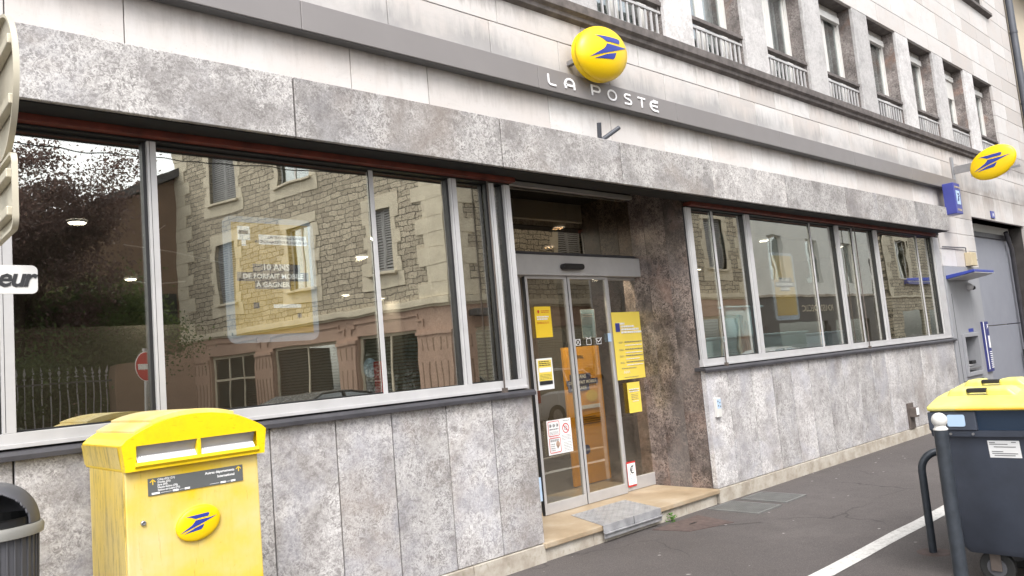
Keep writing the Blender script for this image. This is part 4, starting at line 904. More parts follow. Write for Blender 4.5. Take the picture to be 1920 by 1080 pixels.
# ------------------------------------------------------------------ wheeled containers, bollard, hoop
def container(x, y, label, grp):
    T_ = thing('wheeled_container', label, 'container', (x, y, GR), grp)
    # long face looks to -x; local x: depth (0..0.78), local y: length (0..-1.25), so far end at y
    def P3(u, v, z): return (x+u, y-v, z)
    def loft(levels, mi=0):
        mb = MB(); vs = []; n = 0
        for z, u0, u1, v0, v1, r_ in levels:
            ringp = []
            for (cu, cv, a0) in ((u1-r_, v1-r_, 0), (u0+r_, v1-r_, 90), (u0+r_, v0+r_, 180), (u1-r_, v0+r_, 270)):
                for k in range(5): t = R(a0+90*k/4); ringp.append((cu+r_*math.cos(t), cv+r_*math.sin(t)))
            n = len(ringp); vs += [P3(u, v, z) for u, v in ringp]
        fs = [(i*n+k, i*n+(k+1) % n, (i+1)*n+(k+1) % n, (i+1)*n+k) for i in range(len(levels)-1) for k in range(n)]
        fs += [tuple(range(n)), tuple((len(levels)-1)*n+k for k in range(n))]; mb.add(vs, fs, 0, mi); return mb
    W_, L_ = .72, 1.20
    bo = loft([(.17, .12, W_-.06, .055, L_-.055, .05), (.21, .095, W_-.05, .03, L_-.03, .05), (.60, .048, W_-.02, .015, L_-.015, .045), (.92, .01, W_, .01, L_-.01, .04)]).build('body', 'bin_body', T_, smooth=True)
    rim = loft([(.90, -.012, W_+.012, -.012, L_+.012, .03), (.935, -.015, W_+.015, -.015, L_+.015, .03)]).build('rim', 'bin_body', T_, smooth=True)
    up_ = loft([(.936, .004, W_-.004, .004, L_-.004, .03), (1.055, -.008, W_, -.008, L_, .03)]).build('collar', 'bin_panel', T_, smooth=True)
    c = MB(); c.prism([(y+.012, .937), (y-.26, .937), (y-.26, 1.05), (y+.012, 1.05)], x-.022, x+.03, axis='x'); co_ = c.build('corner_bracket', 'bin_body', up_, bevel=.006)
    rf = MB(); rf.prism([(-.0, 0)], 0, 0) if False else None
    rf = MB(); rf.prism([(a_, z) for a_, z in rrect(y-.200, y-.10, .962, 1.034, .012, 4)], x-.0255, x-.0225, axis='x'); rf.build('reflector', 'pale_blue', co_)
    for v in (.11, .235): 
        q = MB(); q.tube([P3(-.018, v, .917), P3(-.026, v, .917)], .008, 8); q.build('rivet', 'steel', rim)
    # swage line on the front panel
    sw = MB(); sw.tube([P3(.092, .16, .38), P3(.060, .15, .62), P3(.052, .17, .66), P3(.050, .30, .675), P3(.052, .36, .66), P3(.060, .39, .60), P3(.075, .39, .45)], .004, 6); sw.build('panel_crease', 'bin_body', bo, smooth=True)
    st_ = MB(); st_.add([P3(.010, .295, .875), P3(.010, .462, .875), P3(.026, .462, .772), P3(.026, .295, .772)], [(0, 1, 2, 3)]); so_ = st_.build('sticker', 'paper_white', bo)
    pr = MB()
    for i, (z, a_, b_) in enumerate(((.866, .303, .335), (.856, .303, .40), (.840, .325, .44), (.812, .31, .37), (.80, .31, .445), (.788, .32, .43), (.868, .42, .445))):
        uu = .010+(.875-z)*.155-.0015; pr.add([P3(uu, a_, z), P3(uu, b_, z), P3(uu+.0008, b_, z-.005), P3(uu+.0008, a_, z-.005)], [(0, 1, 2, 3)])
    pr.build('sticker_print', 'grey_ink', so_)
    # lid
    lid = MB(); prof = [(-.03, 1.056), (-.034, 1.085), (.02, 1.098), (.16, 1.13), (.30, 1.145), (.45, 1.155), (.62, 1.145), (W_+.01, 1.11), (W_+.01, 1.056)]
    lid.prism([(x+a_, z) for a_, z in prof][::-1], y+.01, y-L_-.01); 
    vs = []
    lo = lid.build('lid', 'lid_yellow', T_, bevel=.012, seg=3)
    g_ = MB(); g_.box(x-.0375, x-.034, y-L_, y-.16, 1.064, 1.070); g_.build('lid_groove', 'orange_card', lo)
    for v0, v1 in ((.165, .275), (.72, .83)):
        for (a_, b_) in ((v0-.14, v0), (v1, v1+.20)):
            rb = MB(); q = [(y-a_, 1.10), (y-(a_+(b_-a_)*.35 if a_ < v0 else a_), 1.178), (y-b_+(0 if a_ < v0 else .08), 1.178), (y-b_, 1.10)]
            rb.prism(q, x+.17, x+.36, axis='x'); rb.build('lid_rib', 'lid_yellow', lo, bevel=.02, seg=3)
        hb = MB(); hb.box(x+.18, x+.22, y-v1, y-v0, 1.148, 1.176); hb.build('lid_handle', 'mat_black', lo, bevel=.006)
    # castors
    for u in (.19, W_-.13):
        for v in (.20, L_-.20):
            wy_ = .10; k = MB(); q = P3(u, v, GR+wy_)
            k.tube([(q[0]-.022, q[1], q[2]), (q[0]+.022, q[1], q[2])], wy_, 24); wh = k.build('castor', 'rubber', T_, bevel=.008, smooth=True)
            k = MB(); k.tube([(q[0]-.027, q[1], q[2]), (q[0]+.027, q[1], q[2])], .055, 16); k.build('hub', 'trash_grey', wh, smooth=True)
            k = MB(); k.box(q[0]-.038, q[0]-.028, q[1]-.03, q[1]+.03, q[2]-.02, .18); k.box(q[0]+.028, q[0]+.038, q[1]-.03, q[1]+.03, q[2]-.02, .18); k.box(q[0]-.05, q[0]+.05, q[1]-.05, q[1]+.05, .165, .185); k.build('fork', 'rusty_brown', wh, bevel=.003)
    return T_
container(5.22, -2.745, 'dark slate wheeled container with yellow lid, nearest, just behind the white-topped bollard', 'wheeled containers on the pavement')
container(6.00, -2.60, 'second wheeled container with yellow lid, mostly hidden behind the nearer one', 'wheeled containers on the pavement')
BO = thing('bollard', 'dark grey bollard with a white ball top in front of the container', 'bollard', (5.0, -2.87, GR))
bx, by = 5.0, -2.87
p = MB(); p.lathe([(.040, GR-.05), (.040, .965), (.036, .968)], bx, by, 28); p.build('post', 'bollard_grey', BO, smooth=True)
p = MB(); p.lathe([(.0405, .966), (.041, .972), (.033, .980), (.030, .990)]+[(.044*math.cos(R(t)), 1.024+.044*math.sin(R(t))) for t in range(-50, 91, 10)], bx, by, 28); p.build('ball', 'white_paint', BO, smooth=True)
HP = thing('bike_hoop', 'dark grey bent tube hoop standing behind the bollard', 'hoop barrier', (5.93, -2.37, GR))
p = MB(); hx, hy = 5.93, -2.375; pts = [(hx, hy, GR-.03), (hx, hy, .56)]
for k in range(1, 9): t = R(90*k/8); pts.append((hx+.0*k+.13*(1-math.cos(t))*.55, hy-.13*(1-math.cos(t))*.85, .56+.13*math.sin(t)))
e = pts[-1]; pts += [(e[0]+.22, e[1]-.35, e[2]), (e[0]+.5, e[1]-.80, e[2])]
e = pts[-1]
for k in range(1, 9): t = R(90*k/8); pts.append((e[0]+.13*math.sin(t)*.55, e[1]-.13*math.sin(t)*.85, e[2]-.13*(1-math.cos(t))))
e = pts[-1]; pts.append((e[0], e[1], GR-.03)); p.tube(pts, .027, 14); p.build('tube', 'bollard_grey', HP, smooth=True)
struct(MB().lathe([(.001, GR+.004), (.10, GR+.004), (.12, GR+.0)], 5.95, -2.38, 20).build('hoop_footing', 'manhole'))

# ------------------------------------------------------------------ traffic sign seen from behind, left edge
TS = thing('traffic_sign', 'round traffic sign and plates on a pole, seen from behind at the left edge', 'traffic sign', (.49, -1.05, GR))
MB().tube([(.49, -1.05, GR), (.49, -1.05, 3.22)], .03, 14).build('pole', 'steel', TS, smooth=True)
sxp = .576
c = MB(); circ = [(-1.05+.300*math.cos(t), 2.88+.300*math.sin(t)) for t in [2*math.pi*k/56 for k in range(56)]]
c.prism(circ, sxp, sxp+.003, axis='x'); 
n_ = 56; ri = [(.288, .0), (.300, .0), (.300, -.018), (.288, -.018)]
vs = [(sxp+dx, -1.05+r_*math.cos(2*math.pi*k/n_), 2.88+r_*math.sin(2*math.pi*k/n_)) for r_, dx in ri for k in range(n_)]
c.add(vs, [(i*n_+k, i*n_+(k+1) % n_, ((i+1) % 4)*n_+(k+1) % n_, ((i+1) % 4)*n_+k) for i in range(4) for k in range(n_)])
dsc = c.build('round_plate', 'sign_back', TS, smooth=True)
for z in (2.76, 3.0): MB().box(sxp-.03, sxp-.001, -1.05-.26, -1.05+.26, z-.02, z+.02).build('back_rail', 'sign_back', dsc, bevel=.004)
c = MB(); o_ = rrect(-1.27, -.83, 2.262, 2.57, .05, 6); c.prism(o_, sxp, sxp+.003, axis='x')
n_ = len(o_); i_ = rrect(-1.258, -.842, 2.274, 2.558, .04, 6)
vs = [(sxp, a_, b_) for a_, b_ in o_]+[(sxp-.018, a_, b_) for a_, b_ in o_]+[(sxp-.018, a_, b_) for a_, b_ in i_]+[(sxp, a_, b_) for a_, b_ in i_]
c.add(vs, [(i*n_+k, i*n_+(k+1) % n_, (i+1)*n_+(k+1) % n_, (i+1)*n_+k) for i in range(3) for k in range(n_)])
rp = c.build('square_plate', 'sign_back', TS, smooth=True)
for z in (2.34, 2.49): MB().box(sxp-.03, sxp-.001, -1.22, -.88, z-.018, z+.018).build('back_rail', 'sign_back', rp, bevel=.004)
MB().prism([(x, z) for x, z in rrect(.16, .662, 2.028, 2.142, .022, 6)], -1.125, -1.115).build('name_plate', 'white_paint', TS, smooth=True)
tx = MB(); [text_mb(tx, ch, .104, xx, -1.127, 2.058, align='CENTER', bold=.022, shear=.25) for ch, xx in (('e', .545), ('u', .590), ('r', .629))]; tx.build('lettering', 'black_ink', TS)

# ------------------------------------------------------------------ notices on the entrance glazing
def bars(mb, x0, x1, z0, z1, n, y, h=.35, ragged=.35, mi=0):
    for i in range(n):
        z = z1-(z1-z0)*(i+.5)/n; hh = (z1-z0)/n*h/2
        x = x0
        while x < x1-.008:
            w_ = min(random.uniform(.01, .035), x1-x); mb.box(x, x+w_, y-.0006, y, z-hh, z+hh, mi=mi); x += w_+.005
            if random.random() < .04 and x > x0+(x1-x0)*(1-ragged): break
def notice(nm, label, cat, x0, x1, z0, z1, y, mat):
    T_ = thing(nm, label, cat, ((x0+x1)/2, y, z0), 'notices stuck on the entrance glazing')
    n = 8; vs = []
    for j in range(n+1):
        for i in range(n+1):
            u, v = i/n, j/n; vs.append((x0+(x1-x0)*u+.004*(v-.5), y-.002-.0022*math.sin(u*5+v*3+x0*9), z0+(z1-z0)*v))
    MB().add(vs, [(j*(n+1)+i, j*(n+1)+i+1, (j+1)*(n+1)+i+1, (j+1)*(n+1)+i) for j in range(n) for i in range(n)]).build('sheet', mat, T_, smooth='all')
    return T_
yD = DY-.026; yi = yD-.005
T_ = notice('notice', 'yellow notice at head height on the left sliding door', 'notice', 5.195, 5.42, 1.815, 2.12, yD, 'paper_yellow')
b = MB(); bars(b, 5.22, 5.39, 1.985, 2.03, 2, yi, .6); b.build('headline', 'paper_white', T_)
b = MB(); bars(b, 5.285, 5.39, 2.055, 2.085, 2, yi); bars(b, 5.22, 5.38, 1.95, 1.972, 2, yi); b.prism([(5.235, 2.085), (5.232, 2.065), (5.245, 2.05), (5.258, 2.065), (5.255, 2.085)][::-1], yi-.0006, yi); b.build('print', 'red_paint', T_)
T_ = notice('notice', 'white framed yellow notice with a black strip, below the plain yellow notice on the door', 'notice', 5.16, 5.375, 1.31, 1.612, yD, 'paper_white')
b = MB().box(5.178, 5.357, yi-.001, yi, 1.395, 1.595); b.build('yellow_field', 'paper_pale_yellow', T_)
b = MB().box(5.178, 5.357, yi-.0012, yi, 1.357, 1.392); bars(b, 5.19, 5.345, 1.535, 1.59, 3, yi-.001, .5); bars(b, 5.19, 5.345, 1.405, 1.46, 4, yi-.001, .3); b.build('print', 'black_ink', T_)
b = MB().box(5.186, 5.349, yi-.0016, yi-.001, 1.478, 1.522); text_mb(b, 'Nous recrutons', .001, 5.2, yi-.002, 1.368) if False else None; b.build('white_strip', 'paper_white', T_)
T_ = notice('safety_poster', 'white and red poster with a no-phone prohibition circle low on the left sliding door', 'poster', 5.22, 5.555, .68, 1.008, yD, 'paper_white')
def ringbox(mb, x0, x1, z0, z1, r, wd, y, mi=0): stroke(mb, rrect(x0, x1, z0, z1, r, 4), wd, y, .0008, True, mi)
b = MB(); ringbox(b, 5.236, 5.388, .858, .996, .014, .006, yi); ringbox(b, 5.236, 5.388, .70, .838, .014, .006, yi)
stroke(b, arc(5.475, .915, .044, 0, 352, 24), .009, yi, .0008, True); stroke(b, [(5.444, .946), (5.506, .884)], .008, yi, .001); b.build('red_marks', 'red_paint', T_)
b = MB()
for x in (5.265, 5.312, 5.358): stroke(b, arc(x, .957, .014, 0, 340, 10), .005, yi, .0006, True); b.box(x-.004, x+.010, yi-.0006, yi, .948, .965)
bars(b, 5.25, 5.372, .915, .928, 1, yi, .8); bars(b, 5.25, 5.375, .868, .902, 3, yi, .25); bars(b, 5.25, 5.37, .803, .825, 2, yi, .5); bars(b, 5.25, 5.31, .712, .79, 4, yi, .3)
bars(b, 5.405, 5.54, .80, .855, 4, yi, .25); bars(b, 5.43, 5.54, .695, .785, 6, yi, .25); bars(b, 5.44, 5.535, .982, .994, 1, yi, .5); stroke(b, arc(5.475, .915, .02, 0, 330, 12), .005, yi, .0005, True)
b.build('print', 'grey_ink', T_)
b = MB(); b.prism([(5.350+.026*math.cos(t), .775+.030*math.sin(t)) for t in [2*math.pi*k/20 for k in range(20)]], yi-.0008, yi); b.prism([(5.338, .735), (5.352, .735), (5.358, .76), (5.34, .76)], yi-.0008, yi); b.build('face_picture', 'pink_stone', T_)
yS = DY+.02; yj = yS-.006
T_ = notice('poster', 'large yellow information poster with a small blue square on the right side panel', 'poster', 6.385, 6.955, 1.31, 2.045, yS, 'paper_pale_yellow')
b = MB().box(6.432, 6.505, yj-.0008, yj, 1.83, 1.925); ringbox(b, 6.452, 6.486, 1.86, 1.895, .003, .004, yj) ; b.build('blue_square', 'deep_blue', T_)
b = MB(); 
for i, (x0, x1) in enumerate(((6.45, 6.60), (6.52, 6.75), (6.52, 6.83), (6.52, 6.87))): bars(b, x0, x1, 1.925-i*.032-.02, 1.925-i*.032+.006, 1, yj, .8, 0)
for z in (1.70, 1.62, 1.55, 1.485): bars(b, 6.56, 6.85, z-.03, z-.012, 1, yj, .5)
for k in range(3): stroke(b, [(6.50+k*.035, 1.375), (6.515+k*.035, 1.405), (6.53+k*.035, 1.375)], .005, yj, .0006)
b.build('headline', 'paper_white', T_)
b = MB()
for z in (1.72, 1.64, 1.57, 1.50): bars(b, 6.56, 6.86, z-.012, z+.004, 1, yj, .6); bars(b, 6.46, 6.53, z-.02, z+.004, 2, yj, .3)
bars(b, 6.47, 6.72, 1.42, 1.44, 1, yj, .3); bars(b, 6.50, 6.75, 1.325, 1.34, 1, yj, .3); b.build('print', 'grey_ink', T_)
T_ = notice('notice', 'small bright yellow notice below the large poster on the right side panel', 'notice', 6.53, 6.745, .945, 1.272, yS, 'paper_pale_yellow')
b = MB(); bars(b, 6.56, 6.70, 1.17, 1.20, 2, yj, .5); bars(b, 6.58, 6.70, 1.08, 1.15, 4, yj, .25); b.build('print', 'grey_ink', T_)
b = MB(); bars(b, 6.55, 6.72, 1.16, 1.21, 2, yj-.0004, .35); bars(b, 6.6, 6.70, 1.06, 1.075, 1, yj, .5); b.build('headline', 'paper_white', T_)
T_ = notice('euro_sticker', 'white sticker with red border and a crossed out euro symbol near the step', 'sticker', 6.387, 6.53, .178, .44, yS, 'red_paint')
b = MB().box(6.392, 6.525, yj-.0006, yj, .198, .422); b.build('white_field', 'paper_white', T_)
b = MB(); stroke(b, arc(6.475, .355, .030, 60, 300, 12, .036), .014, yj-.0006, .0008); stroke(b, [(6.43, .362), (6.475, .362)], .007, yj-.0006, .0008); stroke(b, [(6.43, .346), (6.475, .346)], .007, yj-.0006, .0008); stroke(b, [(6.425, .30), (6.50, .405)], .005, yj-.0006, .001); b.build('euro_symbol', 'black_ink', T_)
b = MB(); bars(b, 6.41, 6.51, .215, .275, 3, yj-.0006, .5); b.build('print', 'counter_blue', T_)
T_ = notice('notice', 'grey blue sheet with white edges taped inside the middle sliding door', 'notice', 5.905, 6.115, 1.785, 2.085, yD+.05, 'counter_blue')
b = MB(); bars(b, 5.93, 6.09, 2.0, 2.04, 2, yi+.05, .5); b.build('headline', 'paper_white', T_)
b = MB(); stroke(b, [(5.905, 1.787), (6.113, 1.787), (6.115, 2.083), (5.903, 2.083)], .006, yi+.05, .0005, True); b.build('border', 'paper_white', T_)
IC = thing('service_icons', 'row of small white outline pictograms on the middle door glass', 'stickers', (5.95, yD, 1.72), 'notices stuck on the entrance glazing')
b = MB()
for k, x in enumerate((5.74, 5.905, 6.06)):
    ringbox(b, x, x+.07, 1.715, 1.775, .004, .005, yD)
    if k == 0: stroke(b, [(x, 1.775), (x+.035, 1.745), (x+.07, 1.775)], .005, yD, .0008); stroke(b, [(x, 1.715), (x+.035, 1.745), (x+.07, 1.715)], .005, yD, .0008)
    if k == 1: stroke(b, [(x-.008, 1.795), (x+.035, 1.775), (x+.078, 1.795)], .005, yD, .0008)
    if k == 2: stroke(b, [(x-.012, 1.77), (x+.03, 1.735), (x+.085, 1.78)], .006, yD, .0008)
b.build('pictogram', 'paper_white', IC)
SK = thing('sticker', 'small pale green sticker near the top right corner of the middle sliding door', 'sticker', (6.29, yD, 1.7), 'notices stuck on the entrance glazing')
MB().box(6.245, 6.30, yD-.001, yD, 1.73, 1.82).build('label', 'pale_blue', SK)
for x0, x1, z0, z1, l in ((4.338, 4.366, .55, .86, 'pale blue strip sticker on the dark edge left of the entrance, near the ground'),):
    SK = thing('sticker', l, 'sticker', (x0, .0, z0)); MB().box(4.95, 5.08, DY-.03, DY-.028, .28, .50).build('label', 'pale_blue', SK)

# ------------------------------------------------------------------ things inside the branch
def ad(T_, x0, x1, z0, z1, y, small=False):
    """yellow campaign sheet with navy caption"""
    W_ = x1-x0; H_ = z1-z0; f = lambda u, v: (x0+u*W_, z0+v*H_)
    MB().box(x0, x1, y, y+.004, z0, z1).build('yellow_sheet', 'orange_card' if not small else 'added_glow_yellow', T_)
    c = MB(); 
    for u0, u1, v0, v1 in ((.24, .86, .555, .63), (.04, .97, .475, .555), (.26, .72, .405, .475)):
        a_, b_ = f(u0, v0); c_, d_ = f(u1, v1); c.box(a_, c_, y-.003, y-.001, b_, d_)
    c.build('caption_panel', 'navy', T_)
    t = MB()
    for s_, u, v, sz in (('10 ANS', .54, .574, .066), ('DE FORFAIT MOBILE', .505, .498, .0505), ('À GAGNER', .49, .422, .0505)):
        X_, Z_ = f(u, v); text_mb(t, s_, sz*(H_/.80), X_, y-.0035, Z_, align='CENTER', bold=.018)
    t.build('caption', 'added_glow_white', T_)
FP = thing('window_poster', 'yellow mobile plan poster in a pale rounded frame hanging inside the left shop window', 'poster', (2.3, .25, 1.85))
o_ = rrect(1.98, 2.63, 1.872, 2.722, .06, 6); MB().prism(o_, .262, .272).build('frame_sheet', 'added_glow_frame', FP, smooth=True)
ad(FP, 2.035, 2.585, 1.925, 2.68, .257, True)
t = MB(); text_mb(t, "UN FESTIVAL D'OFFRES", .026, 2.42, .2535, 2.575, align='CENTER', bold=.02, mat=None); text_mb(t, 'INCROYABLES POUR NOS 10 ANS', .026, 2.39, .2535, 2.545, align='CENTER', bold=.02); t.build('headline', 'navy', FP)
t = MB(); t.box(2.22, 2.57, .2545, .2555, 2.535, 2.603); t.box(2.30, 2.50, .2545, .2555, 2.10, 2.125)
t.prism([(2.075, 2.655), (2.075, 2.56), (2.10, 2.56), (2.10, 2.52), (2.13, 2.52), (2.13, 2.56), (2.16, 2.56), (2.16, 2.655)], .2545, .2555); t.build('headline_panel', 'added_glow_white', FP)
t = MB(); text_mb(t, 'SFTY', .04, 2.08, .2535, 2.60) if False else None; t.box(2.08, 2.15, .2535, .2542, 2.60, 2.625); t.box(2.16, 2.20, .2545, .2555, 2.10, 2.14); t.box(2.47, 2.50, .2545, .2555, 2.03, 2.06); t.build('mark', 'navy', FP)
for z in (2.72,): MB().tube([(2.05, .268, z), (2.05, .268, 3.06)], .0015, 5).tube([(2.56, .268, z), (2.56, .268, 3.06)], .0015, 5).build('hanging_wire', 'steel', FP)
FP2 = thing('window_poster', 'smaller yellow poster in a pale frame hanging inside the right shop windows', 'poster', (9.4, .35, 1.86))
MB().prism(rrect(9.12, 9.74, 1.84, 2.73, .06, 6), .362, .372).build('frame_sheet', 'added_glow_frame', FP2, smooth=True); ad(FP2, 9.17, 9.69, 1.90, 2.69, .357, True)
DS = thing('display_stand', 'tall orange cardboard display with navy caption standing inside the entrance', 'display stand', (6.75, 1.6, .125))
MB().box(6.43, 7.06, 1.6, 1.63, .13, 1.72).build('board', 'orange_card', DS); 
c = MB(); 
for a_, b_, z0, z1 in ((6.50, 6.86, 1.335, 1.40), (6.44, 6.98, 1.27, 1.335), (6.46, 6.82, 1.20, 1.27)): c.box(a_, b_, 1.594, 1.597, z0, z1)
c.prism([(6.68+.055*math.cos(t), .52+.055*math.sin(t)) for t in [2*math.pi*k/20 for k in range(20)]], 1.594, 1.598); c.build('caption_panel', 'navy', DS)
t = MB(); text_mb(t, '10 ANS', .062, 6.68, 1.592, 1.348, align='CENTER', bold=.02); text_mb(t, 'DE FORFAIT MOBILE', .052, 6.71, 1.592, 1.285, align='CENTER', bold=.02); text_mb(t, 'À GAGNER', .052, 6.64, 1.592, 1.218, align='CENTER', bold=.02); t.box(6.62, 6.98, 1.594, 1.597, .985, 1.03); t.build('caption', 'paper_white', DS)
t = MB(); text_mb(t, 'FESTIVAL', .055, 6.66, 1.596, 1.58, align='CENTER', bold=.02); bars(t, 6.55, 6.98, .80, .90, 4, 1.597, .4); t.build('print', 'black_ink', DS)
c = MB(); c.prism([(6.85+.10*math.cos(t), 1.13+.07*math.sin(t)) for t in [2*math.pi*k/20 for k in range(20)]], 1.594, 1.5975)
for i in range(26): x, z = random.uniform(6.46, 7.03), random.uniform(.2, 1.7); a_ = random.uniform(0, 3.1); dx, dz = .018*math.cos(a_), .018*math.sin(a_); stroke(c, [(x, z), (x+dx, z+dz)], .006, 1.599, .002)
c.build('confetti', 'paper_yellow', DS)
for i, (x0, x1, y0, y1, z1, mt, l) in enumerate(((8.6, 11.2, 1.0, 1.45, 1.70, 'counter_blue', 'low pale blue counter behind the right shop windows'), (9.8, 10.85, 1.5, 1.65, 2.15, 'counter_blue', 'tall pale blue partition panel behind the right shop windows'),
        (11.7, 12.5, 1.0, 1.5, 1.66, 'pale_blue', 'small pale desk unit at the middle of the right shop windows'), (4.9, 6.1, 3.0, 3.6, 1.15, 'brown_render', 'brown wooden counter deep inside the entrance hall'))):
    T_ = thing('counter', l, 'counter', ((x0+x1)/2, (y0+y1)/2, .125))
    MB().box(x0+.03, x1-.03, y0+.03, y1-.03, .13, z1-.03).build('body', mt, T_, bevel=.03); MB().box(x0, x1, y0, y1, z1-.03, z1).build('worktop', mt, T_, bevel=.01)
for i, (x, y, l) in enumerate(((12.9, 3.0, 'brown shelf unit behind the last right windows'),)):
    T_ = thing('shelf_unit', l, 'shelf', (x, y, .125)); b = MB(); b.box(x-.6, x+.6, y+.3, y+.33, .13, 1.9)
    for z in (.2, .6, 1.0, 1.4, 1.87): b.box(x-.6, x+.6, y, y+.3, z, z+.03)
    b.box(x-.63, x-.6, y, y+.33, .13, 1.9); b.box(x+.6, x+.63, y, y+.33, .13, 1.9); b.build('carcass', 'brown_render', T_)
FS = thing('round_marker', 'blue and red round sticker panel standing low inside the shop window', 'panel', (3.2, .5, 1.4))
MB().prism([(3.165+.062*math.cos(t), 1.65+.075*math.sin(t)) for t in [2*math.pi*k/28 for k in range(28)]], .49, .495).build('disc', 'pale_blue', FS)
MB().box(3.19, 3.30, .480, .486, .9, 1.695).build('panel', 'lamp_red', FS)
LG = [(1.587, 2.259), (2.897, 5.474), (3.55, 6.8), (4.932, 3.395), (6.918, 5.237), (8.0, 7.787), (6.895, 7.209), (10.973, 4.972), (10.92, 6.3), (13.6, 4.727), (12.31, 3.597), (7.0, 2.2), (.3, 4.2), (6.1, 1.15), (10.2, 1.0), (12.6, 1.0)]  # last three ceiling lights are added to brighten the display and counters
for i, (x, y) in enumerate(LG):
    d = 'in the left window' if x < 4 else ('seen or added behind the entrance glazing' if x < 8.1 else 'seen or added behind the right windows')
    T_ = thing('ceiling_light', 'small round lit ceiling light %s' % d, 'ceiling light', (x, y, 3.04), 'round ceiling lights in the branch')
    MB().lathe([(.075, 3.058), (.075, 3.045), (.068, 3.040)], x, y, 20).build('trim', 'white_paint', T_)
    MB().lathe([(.067, 3.042), (.001, 3.042)], x, y, 20).build('lens', 'lamp_glow', T_)
    la = bpy.data.lights.new('lamp_light', 'AREA'); la.shape = 'DISK'; la.size = .13; la.energy = 34 if y < 1.3 and x < 8 else (20 if (4.5 < x < 8.5 and y < 5) else (14 if y < 1.3 else 5)); la.color = (1, .92, .8); lo_ = bpy.data.objects.new('lamp_light', la); COL.objects.link(lo_); lo_.parent = T_; lo_.location = (0, 0, -.01)
for i, (pts, l) in enumerate((([(1.55, .9, 2.62), (1.9, 1.0, 2.60), (2.3, 1.1, 2.545), (2.6, 1.2, 2.46)], 'longest thin white wire strung inside the left shop window'), ([(1.6, .9, 2.37), (1.75, .9, 2.35), (1.95, .9, 2.37)], 'short sagging white wire below the long one inside the left shop window'), ([(1.68, .9, 2.69), (1.77, .9, 2.72), (1.83, .9, 2.77)], 'short rising white wire above the long one inside the left shop window'))):
    o = MB().tube(pts, .004, 6).build('wire', 'paper_white', smooth=True); tag(o, l, 'wire', 'wires in the shop window')

# ------------------------------------------------------------------ across the street (seen mirrored in the glazing)
def FR(x, y, dx, dy):   # local x along the facade, local -y outwards
    d = Vector((dx, dy, 0)).normalized(); yv = Vector((0, 0, 1)).cross(d)
    m = Matrix((d, yv, Vector((0, 0, 1)))).transposed().to_4x4(); m.translation = Vector((x, y, 0)); return m
HS = thing('corner_house', 'rubble stone corner house with quoins, grey shutters and pinkish shop front, mirrored in the windows', 'house', (12.6, -11.44, -.14))
fA = FR(12.6, -11.44, -.2094, -.978); LA_ = 12.85
fB = FR(27.62, -11.44, -1, 0); LB_ = 15.02
def holed(mb, x0, x1, z0, z1, holes, y0=0, y1=.3):
    xs = sorted(set([x0, x1]+[h[0] for h in holes]+[h[1] for h in holes]))
    for a_, b_ in zip(xs[:-1], xs[1:]):
        hs_ = sorted([(h[2], h[3]) for h in holes if h[0] < b_-1e-6 and h[1] > a_+1e-6]); z = z0
        for c_, d_ in hs_:
            if c_ > z: mb.box(a_, b_, y0, y1, z, c_)
            z = d_
        if z < z1: mb.box(a_, b_, y0, y1, z, z1)
def shutters(par, fr, x0, x1, z0, z1, closed=True, y=.12):
    s = MB(); mid = (x0+x1)/2
    for a_, b_ in ((x0, mid-.004), (mid+.004, x1)):
        s.box(a_, a_+.05, y, y+.035, z0, z1); s.box(b_-.05, b_, y, y+.035, z0, z1); s.box(a_, b_, y, y+.035, z0, z0+.06); s.box(a_, b_, y, y+.035, z1-.06, z1)
        n = int((z1-z0-.12)/.075)
        for k in range(n): z = z0+.06+(z1-z0-.12)*k/n; s.box(a_+.05, b_-.05, y+.006, y+.03, z, z+.045)
        s.box(a_+.05, b_-.05, y+.03, y+.034, z0, z1, mi=1)
    s.build('shutter', ['shutter_grey', 'mat_black'], par, frame=fr)
def casement(par, fr, x0, x1, z0, z1, y=.16, mat='white_paint', trans=0):
    s = MB(); mid = (x0+x1)/2
    s.box(x0, x0+.06, y, y+.05, z0, z1); s.box(x1-.06, x1, y, y+.05, z0, z1); s.box(x0, x1, y, y+.05, z0, z0+.07); s.box(x0, x1, y, y+.05, z1-.06, z1); s.box(mid-.035, mid+.035, y-.005, y+.045, z0, z1)
    if trans: s.box(x0, x1, y, y+.05, trans-.03, trans+.03)
    w_ = s.build('window', mat, par, frame=fr)
    MB().box(x0, x1, y+.02, y+.026, z0, z1).build('pane', 'house_glass', w_); MB().box(x0, x1, y+.13, y+.15, z0, z1).build('curtain', 'curtain_grey', w_)
hA = [(1.95, 2.85, 4.53, 6.40), (5.40, 6.60, 4.53, 6.5), (9.35, 10.45, 4.53, 6.6), (5.3, 6.95, 7.97, 9.6), (9.2, 10.6, 8.05, 9.9), (1.9, 2.95, 8.0, 9.6)]
w_ = MB(); holed(w_, 0, LA_, 3.58, 10.6, hA); w_.build('stone_wall', 'rubble', HS, frame=fA)
hB = [(x-.6, x+.6, 4.53, 6.45) for x in (2.0, 5.0, 8.6, 12.6)]+[(x-.6, x+.6, 8.0, 9.7) for x in (2.0, 5.0, 8.6, 12.6)]
w_ = MB(); holed(w_, 0, LB_, 3.58, 10.6, hB); w_.build('stone_wall', 'rubble', HS, frame=fB)
q = MB()
def quoin_col(mb, xa, dirn, z0, z1, y=-.03, wl=(.55, .32), h=.44):
    z = z0; k = 0
    while z < z1-.05:
        w_ = wl[k % 2]*random.uniform(.92, 1.08); zz_ = min(z+h*random.uniform(.92, 1.08), z1); a_, b_ = sorted((xa, xa+dirn*w_)); mb.box(a_, b_, y+random.uniform(-.006, .006), .1, z+.006, zz_-.006, npid()); z = zz_; k += 1
